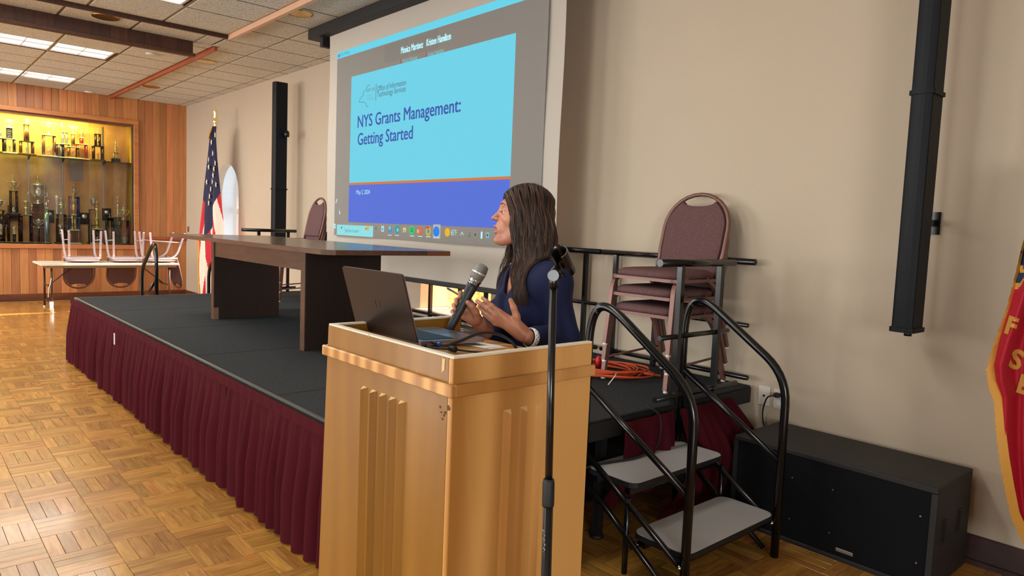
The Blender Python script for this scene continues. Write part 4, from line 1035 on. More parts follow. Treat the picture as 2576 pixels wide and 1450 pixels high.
M['stain'] = mat('dark_stain', (92, 54, 26), .6)
yf = LY0-.0007
for (px, py, w_, h_) in ((1115, 918, .020, .052), (927, 845, .006, .016), (1050, 935, .003, .012), (914, 1280, .003, .016), (880, 830, .005, .007)):
    c = onY(px, py, yf); 
    pts = []
    for k in range(9): a = 2*pi*k/9; r_ = rr.uniform(.5, 1); pts.append((c.x+w_/2*cos(a)*r_, yf-.0002 if py < 960 or py > 1010 else yf-.015, c.z+h_/2*sin(a)*r_))
    chip(pts)
for k in range(7):
    c = onY(1118+rr.uniform(-14, 12), 1040+rr.uniform(-18, 16), yf); w_ = rr.uniform(.004, .009)
    chip([(c.x+w_*cos(2*pi*q/6)*rr.uniform(.4, 1.2), yf-.0003-.0001*k, c.z+w_*sin(2*pi*q/6)*rr.uniform(.4, 1.2)) for q in range(6)], 'stain')
# ================================================================== LAPTOP
M['lap'] = mat('laptop_shell', (52, 44, 42), .35, .5, var=.04, vscale=2)
M['lap_edge'] = mat('laptop_edge', (150, 140, 146), .3, .8)
M['key'] = mat('laptop_key', (24, 28, 34), .5)
lap = thing('laptop', 'open dark laptop on the lectern desk, lid back towards the camera', 'laptop', (-1.91, 1.30, 1.145))
hl, hr_, hy, hz = -2.088, -1.729, 1.180, 1.150
lt = Vector((0, -.060, .205)); ln_ = lt.length; lu = lt.normalized()
mlid = Matrix(((1, 0, 0, hl), (0, lu.y, -lu.z, hy), (0, lu.z, lu.y, hz+.004), (0, 0, 0, 1)))   # local z = toward back? thickness direction
def rrect(w_, h, r, n=4):
    P = []
    for cx, cy, a0 in ((w_-r, r, -pi/2), (w_-r, h-r, 0), (r, h-r, pi/2), (r, r, pi)):
        for k in range(n+1): a = a0+k*pi/2/n; P.append((cx+r*cos(a), cy+r*sin(a)))
    return P
wl_ = hr_-hl
MB().prism(rrect(wl_, ln_, .010), .0035, mtx=mlid @ Matrix.Translation((0, 0, 0.0015))).build('lid', M['lap'], lap)
MB().prism(rrect(wl_, ln_, .010), .0030, mtx=mlid @ Matrix.Translation((0, 0, -.0015))).build('lid_edge', M['lap_edge'], lap)
MB().prism([(.006+a*(wl_-.012)/wl_, .008+b*(ln_-.014)/ln_) for a, b in rrect(wl_, ln_, .008)], .0006, mtx=mlid @ Matrix.Translation((0, 0, -.0021))).build('display', emis('laptop_display', (150, 220, 235), .9), lap)
# round faint emblem on the lid
ring = [mlid @ Vector((wl_/2+.014*cos(a), ln_/2+.014*sin(a), .0053)) for a in [2*pi*k/28 for k in range(28)]]
MB().tube(ring, .0006, 4, closed=True).build('lid_emblem', mat('emblem_dark', (34, 32, 34), .3, .6), lap)
by1 = hy+.262
md = Matrix(((1, 0, 0, hl), (0, 1, 0, hy), (0, -.030, 1, hz-.006), (0, 0, 0, 1)))
MB().prism(rrect(wl_, .255, .010), .014, mtx=md).build('base', M['lap_edge'], lap)
kb = MB(); 
for r_ in range(5):
    for c_ in range(14):
        x0 = .022+c_*.0228; y0 = .030+r_*.0225
        kb.box((x0, y0, .0142), (x0+.0195, y0+.0190, .0156), mtx=md)
kb.box((.014, .024, .0138), (wl_-.014, .150, .0143), mtx=md).build('keyboard', M['key'], lap)
MB().box((wl_/2-.055, .165, .0138), (wl_/2+.055, .238, .0145), mtx=md).build('trackpad', mat('trackpad', (70, 66, 70), .3), lap)
# leads plugged in the laptop's right side
M['blueplug'] = mat('blue_plug', (30, 70, 190), .4)
t = thing('video_cable', 'thick black video cable with blue collar looping from the laptop towards the speaker', 'cable', (-1.70, 1.25, 1.15))
MB().box((-1.727, 1.225, 1.146), (-1.700, 1.240, 1.156), bev=.002).build('plug', M['black_matte'], t)
MB().lathe([(.0075, 0), (.0075, .012)], (-1.700, 1.2325, 1.151), 10, mtx=Matrix.Rotation(pi/2, 4, 'Y')).build('collar', M['blueplug'], t)
cab = [Vector((-1.688, 1.2325, 1.151))]
for (px, py, d) in ((1128, 868, 2.03), (1160, 858, 2.08), (1185, 846, 2.14), (1210, 838, 2.2), (1240, 838, 2.26), (1265, 845, 2.28), (1290, 862, 2.27), (1300, 880, 2.26)): cab.append(dep(px, py, d))
MB().tube(bend(cab, .03, 4), .0050, 8).build('lead', M['black_matte'], t)
t = thing('usb_cable', 'thin black cable with an inline ferrite lump lying on the lectern desk', 'cable', (-1.6, 1.2, 1.14))
pz = [(-1.727, 1.205), (-1.69, 1.19), (-1.665, 1.20), (-1.63, 1.24), (-1.58, 1.28), (-1.53, 1.33), (-1.49, 1.40), (-1.45, 1.50)]
MB().tube(bend([(x, y, desk_z(y)+.0075) for x, y in pz], .03), .003, 6).build('lead', M['black_matte'], t)
MB().lathe([(.006, -.018), (.0085, -.014), (.0085, .014), (.006, .018)], (-1.635, 1.235, desk_z(1.235)+.0095), 10, mtx=Matrix.Rotation(pi/2, 4, 'Y') ).build('ferrite', M['black_matte'], t)
M['paper'] = mat('paper', (236, 232, 226), .7)
for (px, py, r_, w_, h_, lab) in ((1212, 868, .25, .14, .10, 'white sheet of paper on the lectern desk beside the cable'), (1300, 881, .5, .07, .035, 'small white slip of paper at the near rim of the lectern desk')):
    c = onZ(px, py, 1.128)
    if c.y > LY1-.04: c.y = LY1-.06
    if c.x > LX1-.06: c.x = LX1-.07
    sl = -.028/.5
    tag(MB().box((-w_/2, -h_/2, 0), (w_/2, h_/2, .0006), mtx=Matrix.Translation((c.x, c.y, desk_z(c.y)+.0012)) @ Matrix.Rotation(math.atan(sl), 4, 'X') @ Matrix.Rotation(r_, 4, 'Z')).build('paper', M['paper']), lab, 'paper')
# ================================================================== MICROPHONE STAND
ms = thing('microphone_stand', 'black microphone stand with an empty clip in front of the lectern', 'microphone stand', (-1.07, 1.08, 0))
top = dep(1392, 712, 1.55); low = dep(1373, 1450, 1.55); dr = (low-top).normalized(); s_ = (top.z-.02)/(-dr.z); foot = top+dr*s_
mid = dep(1379.5, 1240, 1.55)
MB().tube([mid+(top-mid).normalized()*-.05, top], .0083, 14).build('upper_tube', M['black'], ms)
MB().tube([foot, mid], .0113, 14).build('lower_tube', M['black'], ms)
ax = (top-mid).normalized()
MB().tube([mid-ax*.030, mid-ax*.026, mid+ax*.022, mid+ax*.030], [.0125, .0135, .0135, .0115], 14).build('clutch', M['black_matte'], ms)
MB().lathe([(.128, 0), (.130, .006), (.126, .020), (.04, .030), (.02, .045), (.014, .06)], (foot.x, foot.y, 0), 32).build('base', M['black_matte'], ms)
cp = dep(1371, 1350, 1.535)
tt_ = text_mesh('lettering', 'Raider', .030, cp+Vector((0, 0, -.03)), (0, 0, 1), -_r, M['steel'], ms, .07) if False else None
# worn silvery scribble of lettering on the lower tube
zz0 = dep(1371, 1400, 1.55).z
for k, (a, b, cdx) in enumerate(((1333, 1341, -2), (1344, 1352, 0), (1355, 1365, -1), (1368, 1376, 1), (1379, 1389, 0))):
    MB().tube([dep(1367+cdx, a, 1.537), dep(1371+cdx, (a+b)/2, 1.536), dep(1367+cdx, b, 1.537)], .0010, 5).build('worn_lettering', M['steel'], ms)
# swivel and clip
MB().tube([top-ax*.010, top+ax*.014], .0105, 12).build('thread_collar', M['black'], ms)
sw = dep(1391, 694, 1.55)
MB().tube([sw-_f*.012-_r*.0, sw+_f*.012], .0125, 12).tube([sw-_r*.012, sw+_r*.018], .006, 10).build('swivel', M['black'], ms)
c0 = dep(1398, 668, 1.55); axc = (_r*.66-_u*.28+_f*.55).normalized(); axc2 = (_r*.62 - _u*.62 - _f*.2).normalized()
# clip: tapered open ring whose mouth faces up-left
ringc = dep(1405, 633, 1.525); axc2 = (dep(1432, 688, 1.585)-ringc).normalized(); a1 = axc2.cross(_u).normalized(); a2 = axc2.cross(a1).normalized()
mb = MB()
P = []
for i, (o_, r_) in enumerate(((.026, .0200), (.045, .0198), (.070, .0180), (.100, .0165))):
    row = []
    for k in range(25):
        a = radians(110)+radians(310)*k/24
        row.append(ringc+axc2*(o_-.026)+(a1*cos(a)+a2*sin(a))*r_)
    P.append(row)
for i, (o_, r_) in enumerate(((.100, .0140), (.070, .0155), (.045, .0173), (.026, .0176))):
    row = []
    for k in range(25):
        a = radians(110)+radians(310)*k/24
        row.append(ringc+axc2*(o_-.026)+(a1*cos(a)+a2*sin(a))*r_)
    P.append(row)
P.append(P[0]); mb.grid(P).build('clip', M['black'], ms)
MB().tube([sw+_u*.004, dep(1402, 672, 1.555)], [.010, .009], 10).build('clip_neck', M['black'], ms)
# ================================================================== TROPHY CASE
CY0, CY1, CZ0, CZ1 = case_o; CB = -14.46
M['ply'] = wood('case_plywood', (196, 142, 84), (224, 172, 112), .5, (2, 2, 1), 2.2, 'Object')
M['ply_y'] = mat('case_yellow_side', (196, 160, 70), .5)  # yellow lamp glow put into the colour of the case sides and top
tc = thing('trophy_case', 'built-in lit trophy case with glass front in the wooden wall', 'display case', (XT-.25, (CY0+CY1)/2, CZ0))
MB().box((CB-.02, CY0, CZ0), (CB, CY1, CZ1)).build('back_panel', M['ply'], tc)
MB().box((CB, CY1-.012, CZ0), (XT-.10, CY1, CZ1)).build('side_panel', M['ply_y'], tc)
MB().box((CB, CY0, CZ0), (XT-.10, CY0+.012, CZ1)).build('side_panel', M['ply_y'], tc)
MB().box((CB, CY0, CZ1-.012), (XT-.10, CY1, CZ1)).build('top_panel', M['ply_y'], tc)
MB().box((CB, CY0, CZ0-.02), (XT-.02, CY1, CZ0)).build('floor_panel', mat('case_floor', (214, 190, 120), .5), tc)
for a, b in (((XT, CY0-.08, CZ1), (XT+.03, CY1+.08, CZ1+.075)), ((XT, CY1, CZ0-.0), (XT+.03, CY1+.08, CZ1)), ((XT, CY0-.08, CZ0), (XT+.03, CY0, CZ1)), ((XT, CY0-.08, CZ0-.075), (XT+.035, CY1+.08, CZ0))):
    MB().box(a, b, bev=.004).build('frame_board', M['cedar_trim'], tc)
MB().box((XT-.015, CY0, CZ0), (XT-.009, CY1, CZ1)).build('glass_front', M['glass'], tc)
for yy in (CY0+.012, 2.02, 2.68): MB().box((XT-.016, yy-.002, CZ0), (XT-.008, yy+.002, CZ1)).build('glass_joint', M['steel'], tc)
SZ = 2.385
shelf = MB().box((CB+.005, CY0+.01, SZ-.010), (XT-.04, CY1-.02, SZ)).build('glass_shelf', glassy('green_glass', (.72, .86, .8), 1.0), tc)
for yy in (1.20, 1.86, 2.35, 2.97):
    MB().box((CB, yy-.010, CZ0+.05), (CB+.012, yy+.010, CZ1-.05)).build('shelf_standard', M['steel'], tc)
    MB().prism([(0, 0), (.22, 0), (.22, -.012), (0, -.05)], .006, mtx=Matrix.Translation((CB+.01, yy+.003, SZ-.011)) @ Matrix.Rotation(pi/2, 4, 'X')).build('shelf_bracket', M['black_matte'], tc)
MB().box((XT-.025, CY0, CZ1-.045), (XT-.018, CY1, CZ1)).build('lamp_pelmet', M['cedar_trim'], tc)
MB().box((XT-.09, CY0+.1, CZ1-.035), (XT-.05, CY1-.45, CZ1-.013)).build('case_lamp', emis('case_tube', (255, 232, 120), 6.0), tc)
light('AREA', 'case_tube_light', (XT-.06, (CY0+CY1)/2-.25, CZ1-.05), 50, (1.0, .85, .17), CY1-CY0-.8, .05, direction=(-.7, 0, -1))
# notice sheet on the back panel
tag(MB().box((CB+.014, 2.44, 2.02), (CB+.017, 2.66, 2.37)).build('notice', mat('grey_notice', (160, 142, 136), .7)), 'grey sheet of paper on the back panel of the trophy case under the shelf', 'notice')
# ---- trophies
M['t_black'] = mat('trophy_black', (22, 20, 22), .3, .1)
M['t_wood'] = wood('trophy_wood', (78, 46, 30), (112, 70, 46), .3, (8, 8, 1), 6)
M['t_brown'] = mat('trophy_column_brown', (112, 76, 54), .25, .5)
M['t_dark'] = mat('trophy_column_dark', (50, 26, 30), .25, .4, var=.3, vscale=60)
M['t_blue'] = mat('trophy_column_blue', (62, 78, 150), .25, .5)
M['t_pale'] = mat('trophy_column_pale', (150, 170, 200), .25, .6)
M['t_marble'] = mat('trophy_marble', (222, 214, 200), .3)
M['t_red'] = mat('trophy_column_red', (150, 50, 44), .3, .4)
M['t_goldcol'] = mat('trophy_column_gold', (206, 184, 120), .22, .7)
def figure(mb, x, y, z, h, m):
    """small athlete: legs, body, head and raised arms"""
    s = h
    mb.tube([(x, y-.06*s, z), (x, y-.04*s, z+.25*s), (x, y, z+.48*s)], [.035*s, .05*s, .06*s], 6, m=m)
    mb.tube([(x, y+.10*s, z), (x, y+.07*s, z+.25*s), (x, y, z+.48*s)], [.035*s, .05*s, .06*s], 6, m=m)
    mb.tube([(x, y, z+.42*s), (x, y, z+.60*s), (x, y, z+.76*s), (x, y, z+.80*s)], [.075*s, .08*s, .10*s, .03*s], 7, m=m)
    mb.lathe([(.0001, .80*s), (.055*s, .84*s), (.06*s, .89*s), (.0001, .95*s)], (x, y, z), 7, m=m)
    mb.tube([(x, y-.08*s, z+.74*s), (x+.05*s, y-.20*s, z+.66*s), (x+.08*s, y-.14*s, z+.86*s)], .026*s, 5, m=m)
    mb.tube([(x, y+.08*s, z+.74*s), (x+.05*s, y+.17*s, z+.88*s), (x+.02*s, y+.15*s, z+1.04*s)], .026*s, 5, m=m)
def cup(mb, x, y, z, h, r, m, handles=True, lid=True):
    mb.lathe([(.45*r, 0), (.5*r, .04*h), (.18*r, .10*h), (.12*r, .25*h), (.20*r, .32*h), (.62*r, .45*h), (.95*r, .68*h), (1.0*r, .92*h), (1.08*r, .95*h), (.8*r, .96*h)] + ([(.5*r, 1.04*h), (.15*r, 1.10*h), (.0001, 1.14*h)] if lid else [(.0001, .90*h)]), (x, y, z), 14, m=m)
    if handles:
        for s in (-1, 1):
            mb.tube(bend([(x, y+s*.35*r, z+.36*h), (x, y+s*1.1*r, z+.52*h), (x, y+s*1.75*r, z+.95*h), (x, y+s*1.3*r, z+1.02*h), (x, y+s*.98*r, z+.90*h)], .4*r, 4), .075*r, 5, m=m)
def trophy(y, z0, tiers, topper, label, x=-14.22, w=.12, base='t_black', col_m='t_dark', plat='t_black', basef=None):
    """tiers: list of (n_columns, height, width); topper: list of ('cup',h,r,m)/('fig',h,m)"""
    t = thing('trophy', label, 'trophy', (x, y, z0), group='trophies on the upper shelf' if z0 > 2 else 'trophies in the lower case')
    z = z0
    bw = tiers[0][2]/2+.02 if tiers else w/2
    MB().box((x-bw*.8, y-bw, z), (x+bw*.8, y+bw, z+.025), bev=.003).build('base', M[base], t); z += .025
    for (n, h, wd) in tiers:
        cw = .016 if n > 1 else wd/2.2
        if n == 1: MB().tube([(x, y, z), (x, y, z+h)], cw, 10).build('column', M[col_m], t)
        else:
            pos = [(-.75, -1), (-.75, 1), (.75, -1), (.75, 1)][:n] if n == 4 else [(0, -1), (0, 1)][:n]
            for a, b in pos: MB().tube([(x+a*(wd/2-.02), y+b*(wd/2-.018), z), (x+a*(wd/2-.02), y+b*(wd/2-.018), z+h)], cw, 10).build('column', M[col_m], t)
            if basef:
                mb = MB(); figure(mb, x+.02, y, z, min(h*.75, .12), None); mb.build('figurine', M[basef], t)
        z += h
        MB().box((x-wd*.42, y-wd/2, z), (x+wd*.42, y+wd/2, z+.012), bev=.002).build('platform', M[plat], t); z += .012
    for tp_ in topper:
        if tp_[0] == 'cup':
            mb = MB(); cup(mb, x, y, z, tp_[1], tp_[2], None, *tp_[4:]); mb.build('cup', M[tp_[3]], t); z += tp_[1]*1.12
        elif tp_[0] == 'fig':
            mb = MB(); mb.lathe([(.02, 0), (.012, .012)], (x, y, z), 8); figure(mb, x, y, z+.01, tp_[1], None); mb.build('figurine', M[tp_[2]], t); z += tp_[1]
        elif tp_[0] == 'plaque':
            MB().box((x-.01, y-tp_[2]/2, z), (x+.012, y+tp_[2]/2, z+tp_[1]), bev=.002).build('plaque', M[tp_[3]], t)
            for q in range(5): MB().box((x+.012, y-tp_[2]*.35, z+tp_[1]*(.15+.16*q)), (x+.0135, y+tp_[2]*(.35-.08*(q % 3)), z+tp_[1]*(.18+.16*q))).build('engraving', M['silver'], t)
            z += tp_[1]
            MB().box((x-.03, y-tp_[2]*.6, z), (x+.03, y+tp_[2]*.6, z+.012)).build('platform', M[plat], t); z += .012
        elif tp_[0] == 'vase':
            MB().lathe([(.02, 0), (.010, .02), (.014, .5*tp_[1]), (.028, .85*tp_[1]), (.034, .95*tp_[1]), (.012, tp_[1])], (x, y, z), 12).build('vase', M[tp_[2]], t); z += tp_[1]
    return t
def yat(px, py=500, X=-14.22): return onX(px, py, X).y
def zat(px, py, X=-14.22): return onX(px, py, X).z
GS = None
U = SZ
trophy(yat(2, 370), U, [(2, .20, .10)], [('cup', .10, .03, 'silver')], 'silver cup trophy at the left picture edge on the upper shelf')
trophy(yat(24, 370), U, [(4, .21, .16)], [('plaque', .17, .085, 't_black'), ('cup', .12, .035, 'silver')], 'trophy with black engraved plaque on four dark columns, upper shelf', base='t_marble', col_m='t_black', plat='t_marble', basef='silver')
trophy(yat(67, 370), U, [(4, .19, .20), (1, .26, .09)], [('fig', .09, 'gold')], 'trophy with one thick brown column on a wide wooden tier, upper shelf', base='t_wood', col_m='t_brown', plat='t_black', basef='gold')
trophy(yat(123, 370), U, [(4, .33, .19)], [('cup', .21, .062, 'gold')], 'largest gold two-handled cup on four brown columns, upper shelf', base='t_marble', col_m='t_brown', plat='t_marble', basef='gold')
trophy(yat(150, 370, -14.36), U, [(4, .21, .13)], [], 'low dark trophy tier behind the largest gold cup', base='t_marble', col_m='t_dark', plat='t_marble', x=-14.36)
trophy(yat(163, 370, -14.34), U, [(2, .22, .15), (2, .19, .09)], [('cup', .10, .03, 'gold')], 'trophy on slim blue-grey columns behind the gold cups, upper shelf', base='t_marble', col_m='t_pale', plat='t_marble', x=-14.34)
trophy(yat(184, 380), U, [(4, .17, .17), (1, .22, .065)], [('cup', .12, .036, 'silver')], 'silver goblet trophy on a single brown column, upper shelf', base='t_marble', col_m='t_brown', plat='t_marble', basef='silver')
trophy(yat(205, 380, -14.32), U, [(4, .24, .17), (1, .10, .07)], [('cup', .14, .042, 'gold')], 'gold and red lidded cup trophy on the upper shelf', base='t_marble', col_m='t_red', plat='t_marble', x=-14.32)
trophy(yat(246, 385), U, [(4, .22, .17), (4, .20, .10)], [('fig', .10, 'gold')], 'dark wooden two-tier trophy with gold figures, upper shelf', base='t_wood', col_m='t_dark', plat='t_black', basef='gold')
t = trophy(yat(291, 400), U, [(2, .15, .085)], [('vase', .05, 'gold'), ('fig', .13, 'gold')], 'small gold trophy with an athlete on a black block, right end of the upper shelf', base='t_black', col_m='t_goldcol', plat='gold', basef='gold')
MB().box((t.location.x-.05, t.location.y-.065, U+.0), (t.location.x+.05, t.location.y+.065, U+.07), bev=.003).build('block', M['t_black'], t)
D = CZ0
trophy(yat(36, 600), D, [(4, .46, .19), (4, .35, .12)], [('cup', .15, .050, 'gold'), ('fig', .12, 'gold')], 'tall gold cup and figure on two tiers of dark columns, lower left of the case', col_m='t_dark', basef='silver')
trophy(yat(3, 600), D, [(1, .10, .09)], [('cup', .16, .05, 'silver')], 'silver cup with big handles low at the left picture edge')
trophy(yat(-2, 500), D+.0, [(4, .50, .14)], [('cup', .16, .05, 'silver')], 'silver two-handled cup on a tall tier at the left picture edge')
trophy(yat(66, 600, -14.18), D, [(4, .43, .17)], [('vase', .13, 'gold'), ('cup', .10, .04, 'gold', False)], 'gold lion-like topper on four tall dark columns above a round emblem', x=-14.18, col_m='t_dark', basef=None)
t = trophy(yat(97, 600, -14.3), D, [], [], 'large silver urn with lid and figure on a stack of wooden blocks', x=-14.3, w=.26, base='t_wood')
mb = MB(); yy = t.location.y; mb.box((-14.38, yy-.12, D+.025), (-14.22, yy+.12, D+.28), bev=.004).box((-14.37, yy-.10, D+.28), (-14.23, yy+.10, D+.52), bev=.004).box((-14.36, yy-.085, D+.60), (-14.24, yy+.085, D+.66), bev=.004).build('block', M['t_wood'], t)
mb = MB(); mb.box((-14.36, yy-.09, D+.52), (-14.24, yy+.09, D+.60)).build('plinth', M['t_wood'], t)
mb = MB(); mb.lathe([(.05, 0), (.055, .015), (.03, .04), (.035, .08), (.085, .12), (.10, .20), (.095, .30), (.115, .315), (.11, .33), (.05, .35), (.02, .37), (.0001, .38)], (-14.3, yy, D+.66), 18)
for s in (-1, 1): mb.tube(bend([(-14.3, yy+s*.07, D+.77), (-14.3, yy+s*.14, D+.80), (-14.3, yy+s*.13, D+.86), (-14.3, yy+s*.095, D+.84)], .02), .007, 5)
mb.build('urn', M['silver'], t); mb = MB(); figure(mb, -14.3, yy, D+1.03, .12, None); mb.build('figurine', M['silver'], t)
trophy(yat(98, 600, -14.12), D+.0, [(1, .22, .03)], [('cup', .14, .045, 'silver')], 'small silver lidded goblet standing in front of the urn', x=-14.12)
trophy(yat(82, 600, -14.26), D, [(1, .48, .05)], [('fig', .16, 'silver')], 'slim pale column with a silver figure left of the urn', x=-14.26, col_m='t_pale')
trophy(yat(118, 600, -14.16), D, [(1, .50, .075)], [('fig', .17, 'silver')], 'thick pale blue column with a silver figure right of the urn', x=-14.16, col_m='t_pale')
trophy(yat(144, 600, -14.24), D+.0, [(1, .40, .03)], [('vase', .38, 't_marble')], 'tall pale plastic-wrapped award in the middle of the lower case', x=-14.24)
trophy(yat(155, 600, -14.2), D, [(4, .47, .15)], [('cup', .17, .042, 'gold'), ('fig', .09, 'gold')], 'gold two-handled cup on tall dark columns in the middle of the lower case', col_m='t_dark', basef='silver')
t = trophy(yat(186, 600, -14.18), D, [(4, .21, .16), (2, .25, .075)], [('cup', .15, .03, 'gold'), ('cup', .10, .03, 'gold'), ('fig', .09, 'gold')], 'tall gold-columned trophy with stacked cups on a wooden box', x=-14.18, base='t_marble', col_m='t_goldcol', plat='t_marble')
MB().box((-14.24, t.location.y-.10, D+.03), (-14.12, t.location.y+.10, D+.22), bev=.003).build('box', M['t_wood'], t)
trophy(yat(187, 600, -14.38), D, [(4, .42, .17), (4, .36, .16)], [('cup', .14, .04, 'silver'), ('fig', .10, 'silver')], 'trophy on bright blue columns at the back of the lower case', x=-14.38, col_m='t_blue', plat='t_pale')
trophy(yat(235, 600, -14.3), D, [(4, .30, .15), (2, .26, .14)], [('cup', .19, .045, 'silver', False), ('fig', .10, 'silver')], 'shiny silver goblet with a figure on dark red columns', x=-14.3, col_m='t_dark')
trophy(yat(244, 600, -14.13), D, [(4, .24, .14), (1, .18, .06)], [('vase', .16, 'gold'), ('fig', .13, 'gold')], 'gold-columned trophy with a winged gold topper in front, lower right of the case', x=-14.13, base='t_marble', col_m='t_goldcol', plat='t_marble', basef='silver')
trophy(yat(276, 600, -14.3), D, [(4, .44, .13)], [('fig', .07, 'silver')], 'dark column trophy with a pair of tiny silver wings at the lower right', x=-14.3, col_m='t_black')
trophy(yat(296, 600, -14.34), D, [(4, .45, .10)], [('vase', .24, 'gold'), ('fig', .13, 'gold')], 'slim gold vase and athlete high at the lower right of the case', x=-14.34, col_m='t_black')
trophy(yat(311, 600, -14.16), D, [(4, .40, .17)], [('cup', .19, .055, 'gold'), ('fig', .07, 'gold')], 'gold two-handled lidded cup on four black columns at the right end of the lower case', x=-14.16, col_m='t_black', basef='silver')
trophy(yat(36, 600, -14.10), D, [(1, .12, .05)], [('fig', .12, 'silver')], 'little silver athlete trophy in front of the tall dark columns', x=-14.10)
trophy(yat(152, 600, -14.08), D, [(1, .14, .05)], [('fig', .16, 'silver')], 'small silver athlete trophy on a black drum beside the wooden box', x=-14.08, base='t_black', col_m='t_black')
def plaque(px, py, w_, h, label, m='t_wood'):
    c = onX(px, py, CB+.03); t = thing('plaque', label, 'plaque', (c.x, c.y, c.z-h/2), group='plaques at the back of the trophy case')
    MB().box((CB+.015, c.y-w_/2, c.z-h/2), (CB+.035, c.y+w_/2, c.z+h/2), bev=.003).build('board', M[m], t)
    MB().lathe([(.0001, 0), (w_*.28, 0), (w_*.25, .006), (.0001, .007)], (CB+.035, c.y, c.z+h*.18), 14, mtx=Matrix.Rotation(pi/2, 4, 'Y')).build('medallion', M['silver'], t)
    MB().box((CB+.035, c.y-w_*.35, c.z-h*.36), (CB+.038, c.y+w_*.35, c.z-h*.12)).build('name_plate', M['t_black'], t)
plaque(33, 537, .15, .26, 'brown wall plaque with a round silver medallion behind the left columns')
plaque(95, 530, .15, .26, 'dark plaque with a silver medallion under the silver urn', 't_black')
plaque(126, 545, .12, .22, 'black plaque behind the thick pale blue column', 't_black')
plaque(212, 550, .16, .20, 'low dark red plaque between the blue columns and the silver goblet', 't_dark')
plaque(268, 540, .14, .22, 'black plaque with a silver ring at the right of the shelf support', 't_black')
plaque(8, 555, .12, .22, 'brown plaque at the left picture edge, low in the case')
# ================================================================== WOMAN (signed-distance sculpt -> one continuous skin)
def V3(v): return np.array([v[0], v[1], v[2]], dtype=np.float32)
def cap(a, b, ra, rb):
    a, b = V3(a), V3(b); ba = b-a; L2 = float(ba@ba)+1e-9
    def f(P):
        t = np.clip(((P-a)@ba)/L2, 0, 1)
        return np.linalg.norm(P-a-t[..., None]*ba, axis=-1)-(ra+(rb-ra)*t)
    r = max(ra, rb); return f, np.minimum(a, b)-r, np.maximum(a, b)+r
def ell(c, ax, r):
    """ax: 3 unit axis vectors, r: 3 radii"""
    c = V3(c); A = np.array([list(x) for x in ax], dtype=np.float32); r = np.array(r, dtype=np.float32)
    def f(P):
        q = (P-c)@A.T; k0 = np.linalg.norm(q/r, axis=-1); k1 = np.linalg.norm(q/(r*r), axis=-1)+1e-9
        return k0*(k0-1)/k1
    m = float(r.max()); return f, c-m, c+m
def lidp(c, r, n, off):
    c = V3(c); n = V3(n)
    def f(P):
        d = np.linalg.norm(P-c, axis=-1)-r; return np.maximum(d, -((P-c)@n-off))
    return f, c-r, c+r
